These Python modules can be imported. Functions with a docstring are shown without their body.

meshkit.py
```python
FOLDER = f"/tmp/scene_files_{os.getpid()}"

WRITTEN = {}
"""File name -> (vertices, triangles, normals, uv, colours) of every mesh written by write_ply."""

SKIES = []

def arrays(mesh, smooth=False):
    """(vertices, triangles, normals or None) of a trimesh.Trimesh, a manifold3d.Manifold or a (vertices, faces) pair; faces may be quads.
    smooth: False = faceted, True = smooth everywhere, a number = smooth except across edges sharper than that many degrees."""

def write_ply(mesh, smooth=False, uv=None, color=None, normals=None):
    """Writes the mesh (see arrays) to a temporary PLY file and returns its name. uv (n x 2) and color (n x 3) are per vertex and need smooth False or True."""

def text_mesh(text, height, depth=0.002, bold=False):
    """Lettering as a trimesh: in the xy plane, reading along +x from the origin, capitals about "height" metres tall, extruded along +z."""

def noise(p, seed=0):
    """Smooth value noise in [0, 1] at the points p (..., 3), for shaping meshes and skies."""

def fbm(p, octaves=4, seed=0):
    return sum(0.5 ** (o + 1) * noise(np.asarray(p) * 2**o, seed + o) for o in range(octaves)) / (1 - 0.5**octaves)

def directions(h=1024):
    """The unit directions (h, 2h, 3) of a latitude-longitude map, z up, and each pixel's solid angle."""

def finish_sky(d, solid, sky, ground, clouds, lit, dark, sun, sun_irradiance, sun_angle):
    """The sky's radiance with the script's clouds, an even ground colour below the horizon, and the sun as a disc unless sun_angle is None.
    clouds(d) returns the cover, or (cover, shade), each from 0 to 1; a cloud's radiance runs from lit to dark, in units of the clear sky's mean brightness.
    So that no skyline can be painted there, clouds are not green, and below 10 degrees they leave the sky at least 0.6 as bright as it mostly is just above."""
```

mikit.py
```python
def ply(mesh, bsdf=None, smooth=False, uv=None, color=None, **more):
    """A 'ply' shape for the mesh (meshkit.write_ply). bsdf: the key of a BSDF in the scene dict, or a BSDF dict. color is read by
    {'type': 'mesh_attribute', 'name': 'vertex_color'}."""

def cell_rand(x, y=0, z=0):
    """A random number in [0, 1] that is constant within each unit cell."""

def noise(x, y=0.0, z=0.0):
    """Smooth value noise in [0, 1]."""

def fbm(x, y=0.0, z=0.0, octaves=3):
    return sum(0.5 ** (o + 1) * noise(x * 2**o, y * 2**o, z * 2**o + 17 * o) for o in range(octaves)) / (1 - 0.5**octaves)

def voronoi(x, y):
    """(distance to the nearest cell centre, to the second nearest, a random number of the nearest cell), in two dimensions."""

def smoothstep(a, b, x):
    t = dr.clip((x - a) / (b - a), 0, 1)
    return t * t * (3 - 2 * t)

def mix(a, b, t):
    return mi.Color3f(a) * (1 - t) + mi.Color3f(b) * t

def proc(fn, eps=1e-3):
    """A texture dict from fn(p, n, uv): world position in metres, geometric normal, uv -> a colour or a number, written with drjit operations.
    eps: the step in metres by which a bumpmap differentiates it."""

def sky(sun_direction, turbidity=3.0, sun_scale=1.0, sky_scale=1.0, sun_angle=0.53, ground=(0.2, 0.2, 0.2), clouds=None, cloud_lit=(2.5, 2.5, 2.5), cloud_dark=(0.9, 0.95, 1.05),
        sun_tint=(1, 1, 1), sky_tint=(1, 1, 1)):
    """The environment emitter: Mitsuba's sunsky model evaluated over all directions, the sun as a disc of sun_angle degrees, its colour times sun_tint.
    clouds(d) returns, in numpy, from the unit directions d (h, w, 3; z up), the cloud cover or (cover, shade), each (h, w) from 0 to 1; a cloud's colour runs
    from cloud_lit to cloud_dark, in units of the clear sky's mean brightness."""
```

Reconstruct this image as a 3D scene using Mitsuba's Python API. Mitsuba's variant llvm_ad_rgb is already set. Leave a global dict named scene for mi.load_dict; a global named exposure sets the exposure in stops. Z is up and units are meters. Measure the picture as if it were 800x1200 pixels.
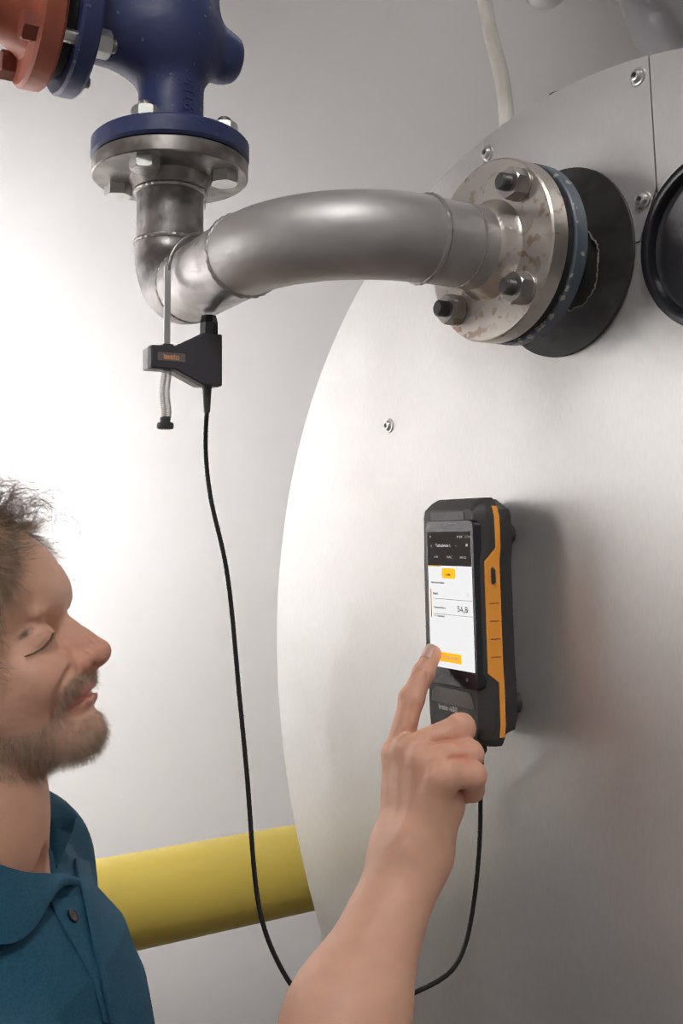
import math, random
import numpy as np, trimesh, mitsuba as mi, mikit, meshkit
import manifold3d as m3
import drjit as dr
from shapely.geometry import Polygon, Point, box as sbox
from shapely.ops import unary_union
from scipy.ndimage import gaussian_filter, map_coordinates
T = mi.ScalarTransform4f
rng = np.random.default_rng(7)

# ------------------------------------------------------------------ camera, light, exposure
F_PX, CX, CY = 1147.0, 357.0, 471.3
YAW, PITCH, ROLL = math.radians(60.46), math.radians(7.764), math.radians(-0.584)
EYE = np.array([0.0, -0.57, 1.65])
AHEAD = np.array([-math.sin(YAW), math.cos(YAW), 0.0])     # level heading
ASIDE = np.array([math.cos(YAW), math.sin(YAW), 0.0])      # to the right of the heading
FWD = AHEAD * math.cos(PITCH) + np.array([0, 0, math.sin(PITCH)])
UP0 = np.array([0, 0, math.cos(PITCH)]) - AHEAD * math.sin(PITCH)
RIGHT = ASIDE * math.cos(ROLL) + UP0 * math.sin(ROLL)
UP = UP0 * math.cos(ROLL) - ASIDE * math.sin(ROLL)
exposure = 0.5
scene, labels = {}, {}
scene['camera'] = {'type': 'perspective', 'fov_axis': 'x', 'fov': math.degrees(2 * math.atan(400 / F_PX)),
                   'principal_point_offset_x': (400 - CX) / 800, 'principal_point_offset_y': (600 - CY) / 1200,
                   'near_clip': 0.02, 'far_clip': 50.0,
                   'to_world': T().look_at(origin=EYE.tolist(), target=(EYE + FWD).tolist(), up=UP.tolist())}
WALL_X = -1.65          # the lit wall behind the man
LAMPS = dict(lamp_on_wall=5.0, ceiling=16.0, fill=1.5, wash=15.0)  # strengths of the lamps, all out of view


def aim(o, t, up=(0, 0, 1)):
    return T().look_at(origin=list(map(float, o)), target=list(map(float, t)), up=list(up))


scene['unseen_wall_beam'] = {'type': 'spot', 'to_world': aim((-0.90, -1.30, 1.92), (WALL_X, -0.38, 1.74)), 'cutoff_angle': 41.0, 'beam_width': 5.0,
                      'intensity': {'type': 'uniform', 'value': LAMPS['wash']}}  # source out of view, placed to make the bright glow on the back wall


# ------------------------------------------------------------------ helpers
def rgb(*c):
    return {'type': 'rgb', 'value': list(map(float, c))}


def mat(key, color, rough=.5, metal=0.0, spec=.5, coat=0.0, bump=None, **more):
    b = {'type': 'principled', 'base_color': color if isinstance(color, dict) else rgb(*color), 'roughness': rough, 'metallic': metal, **more}
    if not metal:
        b['specular'] = spec
    if coat:
        b['clearcoat'] = coat
        b['clearcoat_gloss'] = .9
    if bump:
        fn, sc, eps = bump
        b = {'type': 'bumpmap', 'tex': mikit.proc(fn, eps), 'scale': sc, 'bsdf': b}
    scene[key] = {'type': 'twosided', 'bsdf': b}
    return key


def number(key):
    if key not in scene and key not in _used:
        _used.add(key)
        return key
    k = 1
    while f'{key}_{k:03d}' in _used:
        k += 1
    key = f'{key}_{k:03d}'
    _used.add(key)
    return key


_used = set()


def thing(name, label, cat, group=None):
    key = number(name)
    labels[key] = {'label': label, 'category': cat}
    if group:
        labels[key]['group'] = group
    return key


def obj(name, mesh, m, parent=None, smooth=35, label=None, color=None, kind=None, **more):
    key = number(f'{parent}__{name}' if parent else name)
    scene[key] = mikit.ply(mesh, m, smooth=smooth, color=color, **more)
    if label:
        labels.setdefault(key, {})['label'] = label
    if kind:
        labels.setdefault(key, {})['kind'] = kind
    return key


def cat(*ms):
    return trimesh.util.concatenate([m for m in ms])


def tm(man):
    m = man.to_mesh()
    return trimesh.Trimesh(np.array(m.vert_properties)[:, :3], np.array(m.tri_verts), process=False)


def mf(mesh):
    return m3.Manifold(m3.Mesh(np.asarray(mesh.vertices, np.float32), np.asarray(mesh.faces, np.uint32)))


def box(x0, x1, y0, y1, z0, z1, bevel=0.0):
    lo, hi = np.array([x0, y0, z0], float), np.array([x1, y1, z1], float)
    if not bevel:
        m = trimesh.creation.box(hi - lo)
        m.apply_translation((lo + hi) / 2)
        return m
    pts = []
    for k in range(3):
        for sx in (0, 1):
            for sy in (0, 1):
                for sz in (0, 1):
                    s = np.array([sx, sy, sz])
                    p = np.where(s == 0, lo + bevel, hi - bevel)
                    p[k] = (lo, hi)[s[k]][k]
                    pts.append(p)
    return trimesh.convex.convex_hull(np.array(pts))


def frame(d):
    d = np.asarray(d, float) / np.linalg.norm(d)
    a = np.cross(d, [0, 0, 1.0] if abs(d[2]) < .95 else [1.0, 0, 0])
    a /= np.linalg.norm(a)
    return a, np.cross(d, a), d


def place(mesh, o, d, spin=0.0):
    """Puts a mesh made along +z at o, its z towards d."""
    a, b, d = frame(d)
    m = np.eye(4)
    c, s = math.cos(spin), math.sin(spin)
    m[:3, 0], m[:3, 1], m[:3, 2], m[:3, 3] = a * c + b * s, b * c - a * s, d, o
    mesh = mesh.copy()
    mesh.apply_transform(m)
    if np.linalg.det(m[:3, :3]) < 0:
        mesh.invert()
    return mesh


def lathe(prof, n=64):
    """Closed solid of revolution about z; prof = [(r, z), ...] from the axis and back to it or a closed ring."""
    p = np.array(prof, float)
    ang = np.arange(n) * 2 * np.pi / n
    v = np.stack([p[:, :1] * np.cos(ang), p[:, :1] * np.sin(ang), np.repeat(p[:, 1:], n, 1)], -1).reshape(-1, 3)
    f = []
    for i in range(len(p) - 1):
        for j in range(n):
            a, b = i * n + j, i * n + (j + 1) % n
            f += [[a, b, b + n], [a, b + n, a + n]]
    m = trimesh.Trimesh(v, f)
    m.merge_vertices()
    m.update_faces(m.nondegenerate_faces())
    m.fix_normals()
    return m


def disc(r, h, c=.001, n=72, hole=0.0):
    if hole:
        return lathe([(hole, c), (hole + c, 0), (r - c, 0), (r, c), (r, h - c), (r - c, h), (hole + c, h), (hole, h - c), (hole, c)], n)
    return lathe([(0, 0), (r - c, 0), (r, c), (r, h - c), (r - c, h), (0, h)], n)


def hexagon(af, h, c=.0012):
    """A hexagonal head or nut: across flats af, height h along z, its outer corners turned down."""
    R = af / math.sqrt(3)
    prism = m3.Manifold.cylinder(h, R, R, 6)
    cone = mf(lathe([(0, -.001), (R * 1.02, -.001), (R * 1.02, h - c * 1.3), (R * .9, h), (0, h)], 48))
    return tm(prism ^ cone)


def thread(r, h, pitch=.0016, n=24):
    pr, z = [(0, 0)], 0
    while z < h - pitch:
        pr += [(r * .9, z), (r, z + pitch * .5)]
        z += pitch
    pr += [(r * .9, h - .0008), (r * .75, h), (0, h)]
    return lathe(pr, n)


def tube(path, r, n=24, caps=True, closed=False):
    p = np.asarray(path, float)
    t = np.gradient(p, axis=0)
    t /= np.linalg.norm(t, axis=1, keepdims=True)
    a = frame(t[0])[0]
    A = []
    for k in range(len(p)):
        a = a - t[k] * np.dot(a, t[k])
        a /= np.linalg.norm(a)
        A.append(a)
    A = np.array(A)
    B = np.cross(t, A)
    ang = np.arange(n) * 2 * np.pi / n
    R = np.broadcast_to(r, (len(p),))
    v = p[:, None] + R[:, None, None] * (np.cos(ang)[None, :, None] * A[:, None] + np.sin(ang)[None, :, None] * B[:, None])
    v = v.reshape(-1, 3)
    f = []
    for i in range(len(p) - 1):
        for j in range(n):
            q, w = i * n + j, i * n + (j + 1) % n
            f += [[q, w, w + n], [q, w + n, q + n]]
    if caps:
        v = np.vstack([v, p[0], p[-1]])
        m, e = len(v) - 2, (len(p) - 1) * n
        for j in range(n):
            f += [[m, (j + 1) % n, j], [m + 1, e + j, e + (j + 1) % n]]
    return trimesh.Trimesh(v, f, process=False)


def spline(pts, n=80):
    from scipy.interpolate import CubicSpline
    p = np.asarray(pts, float)
    s = np.r_[0, np.cumsum(np.linalg.norm(np.diff(p, axis=0), axis=1) ** .5)]
    return CubicSpline(s, p)(np.linspace(0, s[-1], n))


def slab(poly, y0, y1):
    """A sheet cut to a polygon in x and z, between y0 and y1 (front at y0)."""
    parts = []
    for g in getattr(poly, 'geoms', [poly]):
        m = trimesh.creation.extrude_polygon(g, y1 - y0, engine='earcut')
        v = m.vertices.copy()
        m.vertices = np.c_[v[:, 0], y1 - v[:, 2], v[:, 1]]
        parts.append(m)
    return cat(*parts)


def hull(pts):
    return trimesh.convex.convex_hull(np.asarray(pts, float))


def on_face(txt, h, x, y, z, depth=.0003, bold=False, center=False, rot=0.0):
    """Lettering on a face that looks towards -y, reading along +x."""
    m = meshkit.text_mesh(txt, h, depth, bold)
    if center:
        b = m.bounds
        m.apply_translation([-(b[0][0] + b[1][0]) / 2, 0, 0])
    v = m.vertices.copy()
    c, s = math.cos(rot), math.sin(rot)
    m.vertices = np.c_[x + v[:, 0] * c - v[:, 1] * s, y - v[:, 2], z + v[:, 0] * s + v[:, 1] * c]
    return m


# signed distance modelling
def mesh_sdf(fn, lo, hi, h, slack=1.6, blk=10):
    lo, hi = np.asarray(lo, float), np.asarray(hi, float)
    nb = np.ceil((hi - lo) / (h * blk)).astype(int)
    n = nb * blk + 1
    g = [np.arange(k) for k in nb]
    bc = np.stack(np.meshgrid(*g, indexing='ij'), -1).reshape(-1, 3)
    fc = fn(lo + (bc * blk + blk / 2) * h)
    act = np.abs(fc) < slack * blk * h * .87
    Fv = np.ones(n, np.float32)
    for b in bc[(~act) & (fc < 0)]:
        i, j, k = b * blk
        Fv[i:i + blk + 1, j:j + blk + 1, k:k + blk + 1] = -1
    ab = bc[act]
    o = np.stack(np.meshgrid(*[np.arange(blk + 1)] * 3, indexing='ij'), -1).reshape(-1, 3)
    for s in range(0, len(ab), 150):
        idx = (ab[s:s + 150, None] * blk + o[None]).reshape(-1, 3)
        Fv[idx[:, 0], idx[:, 1], idx[:, 2]] = fn(lo + idx * h)
    # surface nets
    neg = Fv < 0
    c = [neg[i:n[0] - 1 + i, j:n[1] - 1 + j, k:n[2] - 1 + k] for i in (0, 1) for j in (0, 1) for k in (0, 1)]
    cnt = sum(x.astype(np.int8) for x in c)
    cells = np.argwhere((cnt > 0) & (cnt < 8))
    idm = np.full(n - 1, -1, np.int64)
    idm[tuple(cells.T)] = np.arange(len(cells))
    cor = np.array([[i, j, k] for i in (0, 1) for j in (0, 1) for k in (0, 1)])
    val = np.stack([Fv[tuple((cells + q).T)] for q in cor], 1)
    acc, num = np.zeros((len(cells), 3)), np.zeros(len(cells))
    for a in range(8):
        for b in range(a + 1, 8):
            if np.abs(cor[a] - cor[b]).sum() != 1:
                continue
            va, vb = val[:, a], val[:, b]
            x = (va < 0) != (vb < 0)
            t = np.where(x, va / np.where(x, va - vb, 1), 0)[:, None]
            acc += np.where(x[:, None], cor[a] + t * (cor[b] - cor[a]), 0)
            num += x
    V = lo + (cells + acc / num[:, None]) * h
    faces = []
    for ax in range(3):
        u, w = (ax + 1) % 3, (ax + 2) % 3
        sl0, sl1 = [slice(None)] * 3, [slice(None)] * 3
        sl0[ax], sl1[ax] = slice(0, -1), slice(1, None)
        A, B = neg[tuple(sl0)], neg[tuple(sl1)]
        e = np.argwhere(A != B)
        e = e[(e[:, u] > 0) & (e[:, w] > 0) & (e[:, u] < n[u] - 1) & (e[:, w] < n[w] - 1)]
        if not len(e):
            continue
        du, dw = np.eye(3, dtype=int)[u], np.eye(3, dtype=int)[w]
        q = [idm[tuple((e - x).T)] for x in (du * 0, du, du + dw, dw)]
        q = np.stack(q, 1)
        flip = ~A[tuple(e.T)]
        q[flip] = q[flip][:, ::-1]
        faces.append(q)
    q = np.vstack(faces)
    return trimesh.Trimesh(V, np.vstack([q[:, [0, 1, 2]], q[:, [0, 2, 3]]]), process=False)


def s_cone(p, a, b, ra, rb):
    a, b = np.asarray(a, float), np.asarray(b, float)
    ab = b - a
    t = np.clip((p - a) @ ab / max(ab @ ab, 1e-12), 0, 1)
    return np.linalg.norm(p - a - t[:, None] * ab, axis=1) - (ra + (rb - ra) * t)


def s_ball(p, c, r):
    return np.linalg.norm(p - np.asarray(c, float), axis=1) - r


def s_ell(p, c, r):
    q = (p - np.asarray(c, float)) / np.asarray(r, float)
    k = np.linalg.norm(q, axis=1)
    return (k - 1) * min(r)


def smin(a, b, k):
    h = np.maximum(k - np.abs(a - b), 0) / k
    return np.minimum(a, b) - h * h * k * .25


def smax(a, b, k):
    return -smin(-a, -b, k)


# ------------------------------------------------------------------ materials
def tint(c0, c1, f, lo=.3, hi=.7):
    return mikit.proc(lambda p, n, uv: mikit.mix(c0, c1, mikit.smoothstep(lo, hi, f(p))))


mat('paint_wall', mikit.proc(lambda p, n, uv: mikit.mix((.61, .588, .582), (.65, .628, .622), mikit.fbm(p.x * 2, p.y * 2, p.z * 2))), .85, spec=.2,
    bump=(lambda p, n, uv: mikit.fbm(p.x * 90, p.y * 90, p.z * 90), .0004, .002))
mat('paint_floor', tint((.22, .215, .21), (.28, .275, .27), lambda p: mikit.fbm(p.x * 3, p.y * 3)), .6)


def sheet_color(p, n, uv):
    big = mikit.fbm(p.x * 9, p.y * 9, p.z * 9)
    fine = mikit.noise(p.x * 900, p.y * 900, p.z * 160)
    c = mikit.mix((.60, .585, .57), (.70, .69, .68), big)
    return c * (0.97 + 0.06 * fine)


sheet_bump = (lambda p, n, uv: mikit.noise(p.x * 1400, p.y * 1400, p.z * 500) + 1.5 * mikit.fbm(p.x * 14, p.y * 14, p.z * 14), .00006, .0006)
mat('sheet_metal', mikit.proc(sheet_color), .46, metal=.75, bump=sheet_bump)
mat('sheet_edge', (.34, .33, .32), .5, metal=.8)
mat('dark_gap', (.02, .02, .02), .8)


def pipe_color(p, n, uv):
    a = mikit.fbm(p.x * 40, p.y * 40, p.z * 40)
    b = mikit.smoothstep(.55, .75, mikit.fbm(p.x * 18 + 7, p.y * 18, p.z * 18))
    c = mikit.mix((.43, .415, .41), (.53, .51, .505), a)
    return mikit.mix(c, (.33, .31, .30), b * .6)


mat('pipe_steel', mikit.proc(pipe_color), .48, metal=.7, bump=(lambda p, n, uv: mikit.fbm(p.x * 160, p.y * 160, p.z * 160), .0003, .001))
mat('pipe_bright', mikit.proc(lambda p, n, uv: mikit.mix((.50, .48, .47), (.34, .32, .31), mikit.smoothstep(.4, .65, mikit.fbm(p.x * 45, p.y * 45, p.z * 45)))), .36, metal=.85,
    bump=(lambda p, n, uv: mikit.fbm(p.x * 200, p.y * 200, p.z * 200), .0002, .001))
mat('pipe_dark', mikit.proc(lambda p, n, uv: mikit.mix((.20, .19, .185), (.36, .34, .33), mikit.smoothstep(.35, .7, mikit.fbm(p.x * 50, p.y * 50, p.z * 50)))), .38, metal=.8,
    bump=(lambda p, n, uv: mikit.fbm(p.x * 170, p.y * 170, p.z * 170), .0003, .001))


def flange_color(p, n, uv):
    rust = mikit.smoothstep(.56, .66, mikit.fbm(p.x * 140, p.y * 140, p.z * 140)) * mikit.smoothstep(.42, .60, mikit.fbm(p.x * 17 + 3, p.y * 17, p.z * 17))
    c = mikit.mix((.50, .46, .42), (.60, .56, .52), mikit.fbm(p.x * 25, p.y * 25, p.z * 25))
    return mikit.mix(c, (.30, .20, .13), rust * .75)


mat('flange_steel', mikit.proc(flange_color), .34, metal=.8, bump=(lambda p, n, uv: mikit.fbm(p.x * 250, p.y * 250, p.z * 250), .0002, .001))
mat('flange_dark', mikit.proc(lambda p, n, uv: mikit.mix((.20, .185, .175), (.40, .38, .36), mikit.smoothstep(.35, .7, mikit.fbm(p.x * 45, p.y * 45, p.z * 45)))), .36, metal=.8)
mat('zinc', mikit.proc(lambda p, n, uv: mikit.mix((.60, .61, .59), (.74, .74, .72), mikit.fbm(p.x * 120, p.y * 120, p.z * 120))), .3, metal=.9)
mat('nut_steel', (.42, .40, .38), .32, metal=.9)
mat('black_oxide', (.045, .043, .042), .4, spec=.6)
mat('weld', (.42, .40, .39), .35, metal=.8, bump=(lambda p, n, uv: mikit.fbm(p.x * 300, p.y * 300, p.z * 300), .0006, .0006))


def blue_color(p, n, uv):
    w = mikit.smoothstep(.74, .80, mikit.fbm(p.x * 160, p.y * 160, p.z * 160))
    return mikit.mix(mikit.mix((.030, .042, .125), (.042, .055, .15), mikit.fbm(p.x * 20, p.y * 20, p.z * 20)), (.30, .31, .36), w * .35)


mat('blue_paint', mikit.proc(blue_color), .42, spec=.5, bump=(lambda p, n, uv: mikit.fbm(p.x * 130, p.y * 130, p.z * 130), .0005, .001))
mat('red_paint', tint((.34, .085, .048), (.42, .12, .075), lambda p: mikit.fbm(p.x * 30, p.y * 30, p.z * 30)), .42,
    bump=(lambda p, n, uv: mikit.fbm(p.x * 150, p.y * 150, p.z * 150), .0004, .001))
mat('red_dark', (.20, .05, .03), .4)
mat('bluegrey_paint', mikit.proc(lambda p, n, uv: mikit.mix((.085, .11, .14), (.34, .33, .30), mikit.smoothstep(.66, .72, mikit.fbm(p.x * 170, p.y * 170, p.z * 170)))), .4)
mat('rubber', tint((.022, .021, .020), (.036, .034, .033), lambda p: mikit.fbm(p.x * 60, p.y * 60, p.z * 60)), .55,
    bump=(lambda p, n, uv: mikit.noise(p.x * 700, p.y * 700, p.z * 700), .0002, .0008))
mat('frayed_rubber', (.22, .20, .18), .9)
mat('gloss_black', (.010, .011, .015), .22, spec=.6)
mat('yellow_paint', mikit.proc(lambda p, n, uv: mikit.mix((.46, .34, .055), (.54, .42, .085), mikit.fbm(p.x * 8, p.y * 5, p.z * 8))), .38)
mat('white_plastic', tint((.55, .52, .48), (.70, .67, .64), lambda p: mikit.fbm(p.x * 30, p.y * 30, p.z * 12)), .5)
mat('duct_metal', (.38, .38, .40), .28, metal=.95)
mat('chrome', (.75, .75, .76), .12, metal=1.0)
mat('case_dark', (.042, .040, .039), .5, bump=(lambda p, n, uv: mikit.noise(p.x * 1500, p.y * 1500, p.z * 1500), .00008, .0005))
mat('case_grey', (.12, .113, .106), .5, bump=(lambda p, n, uv: mikit.noise(p.x * 1500, p.y * 1500, p.z * 1500), .00008, .0005))
mat('orange_rubber', (.93, .37, .05), .5)
mat('probe_plastic', (.052, .052, .060), .5, bump=(lambda p, n, uv: mikit.noise(p.x * 1800, p.y * 1800, p.z * 1800), .0002, .0005))
mat('probe_shell', (.42, .42, .42), .5)
mat('label_grey', (.16, .14, .135), .5)
mat('print_orange', (.80, .36, .16), .6)
mat('print_white', (.72, .72, .72), .6)
mat('cable_black', (.012, .012, .013), .4)
mat('spring_steel', (.40, .38, .35), .35, metal=.9)
mat('rod_steel', (.66, .65, .64), .3, metal=.7)
mat('screen_glass', (.012, .013, .018), .12, spec=.6)


# ------------------------------------------------------------------ room
def struct(name, mesh, m):
    return obj(name, mesh, m, smooth=False, kind='structure')


RX, RY0, RY1, RZ = 2.2, -3.0, 2.6, 3.25
struct('wall_back', box(WALL_X - .12, WALL_X, RY0 - .1, RY1 + .1, 0, RZ), 'paint_wall')
struct('wall_right', box(WALL_X, RX, RY1, RY1 + .12, 0, RZ), 'paint_wall')
struct('wall_left', box(WALL_X, RX, RY0 - .12, RY0, 0, RZ), 'paint_wall')
struct('wall_front', box(RX, RX + .12, RY0 - .1, RY1 + .1, 0, RZ), 'paint_wall')
struct('floor', box(WALL_X - .12, RX + .12, RY0 - .12, RY1 + .12, -.1, 0), 'paint_floor')
struct('ceiling', box(WALL_X - .12, RX + .12, RY0 - .12, RY1 + .12, RZ, RZ + .1), 'paint_wall')


def luminaire(name, label, c, sx, sy, power, d=(0, 0, -1)):
    """A flat lamp: metal tray and a diffuser that gives the light, facing d."""
    t = thing(name, label, 'lamp')
    tray = box(-sx / 2 - .02, sx / 2 + .02, -sy / 2 - .02, sy / 2 + .02, -.05, 0)
    obj('housing', place(tray, c, d), 'sheet_edge', t, smooth=False)
    pl = box(-sx / 2, sx / 2, -sy / 2, sy / 2, .0005, .004)
    k = obj('diffuser', place(pl, c, d), 'print_white', t, smooth=False)
    scene[k]['emitter'] = {'type': 'area', 'radiance': rgb(power, power * .985, power * .965)}
    return t


luminaire('unseen_ceiling_lamp', 'unseen flat square ceiling lamp over the middle of the room, lighting the man and the pipes', (.5, -1.1, RZ - .055), .6, .6, LAMPS['ceiling'])  # out of view, placed to light the man and pipes from the camera side
luminaire('unseen_ceiling_lamp', 'unseen flat square ceiling lamp above the gap behind the boiler, lighting the front of the man', (-1.05, .75, RZ - .055), .6, .6, LAMPS['fill'])  # out of view, placed to light his front and the upper wall
luminaire('unseen_wall_lamp', 'unseen large square lamp on the back wall beyond the man, lighting the boiler face from the left', (WALL_X + .055, -1.75, 1.95), .7, .8, LAMPS['lamp_on_wall'], (1, 0, 0))  # out of view, placed to send light across the boiler face from the left

wl = thing('unseen_work_lamp', 'unseen small black work lamp on a tripod standing behind the man, placed to brighten the wall', 'lamp')  # unseen lamp body built round the beam that brightens the wall
LP, LD = np.array([-.90, -1.30, 1.92]), np.array([-.75, .85, -.12])
obj('head', place(lathe([(0, -.16), (.05, -.16), (.06, -.14), (.06, -.02), (.075, 0), (.071, 0), (.056, -.02), (.056, -.13), (0, -.13)], 40), LP - LD / np.linalg.norm(LD) * .012, LD), 'black_oxide', wl)
obj('pole', tube([(-.83, -1.38, .45), (-.83, -1.38, 1.88)], .012, 12), 'black_oxide', wl)
obj('yoke', box(-.845, -.815, -1.395, -1.365, 1.84, 1.90, .003), 'black_oxide', wl, smooth=False)
for k in range(3):
    t = k * 2.094 + .5
    obj('leg', tube([(-.83, -1.38, .75), (-.83 + .42 * math.cos(t), -1.38 + .42 * math.sin(t), .009)], .009, 10), 'black_oxide', wl)

# ------------------------------------------------------------------ boiler
BC, BR = np.array([-.5828, 1.5196]), .4978          # centre (x, z) and radius of the round end
SEAM_X, PAN_X0 = -.4755, -.6655
boiler = thing('boiler', 'large round boiler end of bare galvanised sheet metal with a black port', 'boiler')
end = Point(*BC).buffer(BR, 96).union(sbox(-.982, .10, BC[0] + .85 - .2, 1.23)).union(sbox(-.982, -.1836, .05, 1.23)).difference(sbox(-.18, 1, 0, 3))
end = Point(*BC).buffer(BR, 96).union(sbox(-.982, -.1836, .06, 1.225))
upper = Polygon([(PAN_X0, 2.2), (PAN_X0, 1.876), (-.50, 1.866), (-.494, 1.866), (SEAM_X, 1.902), (SEAM_X, 2.2)]).intersection(end)
side = Polygon([(SEAM_X, 2.2), (SEAM_X, 1.85), (0, 1.85), (0, 2.2)]).intersection(end)
lower = end.difference(upper.union(side).buffer(.0008, join_style=2))
obj('backing', slab(end.buffer(-.004), .0012, .004), 'dark_gap', boiler, smooth=False)
obj('end_plate', slab(lower, 0, .0014), 'sheet_metal', boiler, smooth=False)
obj('upper_panel', slab(upper.buffer(-.0004, join_style=2), -.0006, .0014), 'sheet_metal', boiler, smooth=False)
obj('side_panel', slab(side.buffer(-.0008, join_style=2), -.0006, .0014), 'sheet_metal', boiler, smooth=False)
obj('shell', place(lathe([(BR - .03, 0), (BR - .002, 0), (BR - .002, 1.5), (0, 1.5), (0, 1.49), (BR - .03, 1.49), (BR - .03, 0)], 128), (BC[0], .0045, BC[1]), (0, 1, 0)), 'sheet_metal', boiler)
obj('base', box(-.978, -.188, .0045, 1.4, 0, 1.3), 'sheet_metal', boiler, smooth=False)
obj('rim_bracket', hull([(x, y, z + dz) for x, z in ((-.585, 2.021), (-.541, 2.015)) for dz in (-.012, .0005) for y in (.004, .02)]), 'black_oxide', boiler, smooth=False)


def screw(x, z, y=0.0):
    w = obj('screw', place(lathe([(0, -.002), (.0075, -.002), (.0075, .0002), (.0068, .0012), (.0055, .0015), (.0052, .0032), (.0040, .0046), (.0024, .005), (.0021, .0028), (0, .0028)], 28), (x, y, z), (0, -1, 0)), 'zinc', boiler)
    star = [((.0021 if k % 2 else .0013) * math.cos(k * math.pi / 6), (.0021 if k % 2 else .0013) * math.sin(k * math.pi / 6)) for k in range(12)]
    m = trimesh.creation.extrude_polygon(Polygon(star), .0006, engine='earcut')
    obj('socket', place(m, (x, y - .0027, z), (0, -1, 0)), 'dark_gap', w, smooth=False)


for x, z, y in ((-.4863, 1.993, -.0006), (-.661, 1.9943, -.0006), (-.4884, 1.896, -.0006), (-.8297, 1.7613, 0)):
    screw(x, z, y)

# black rubber seal with a torn hole round the nozzle
SC, SR = (-.575, 1.8693), .0773
ang = np.arange(140) * 2 * np.pi / 140
rag = .0365 + .010 * np.clip(np.cos(ang + .75), 0, 1) ** 2 + .004 * (meshkit.fbm(np.c_[np.cos(ang) * 3, np.sin(ang) * 3, ang * 0 + 5], 4) - .5) + .0018 * (meshkit.noise(np.c_[np.cos(ang) * 22, np.sin(ang) * 22, ang * 0]) - .5)
hx, hz = SC[0] + rag * np.cos(ang), SC[1] + rag * np.sin(ang)
seal = Point(*SC).buffer(SR, 64).difference(Polygon(np.c_[hx, hz]))
obj('seal', slab(seal, -.0035, -.0008), 'rubber', boiler, smooth=False)
fr = np.c_[hx, 0 * hx - .0034, hz]
obj('frayed_edge', tube(np.vstack([fr, fr[:1]]) + rng.normal(0, .0003, (141, 3)), .0006 + .0005 * rng.random(141), 5, caps=False), 'frayed_rubber', boiler)
obj('hole_shade', slab(Polygon(np.c_[hx, hz]).buffer(.004), -.0007, -.0003), 'dark_gap', boiler, smooth=False)  # black sheet stands in for the unlit hole behind the torn seal
FC = np.array([-.576, 1.870])                       # flange axis
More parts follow.
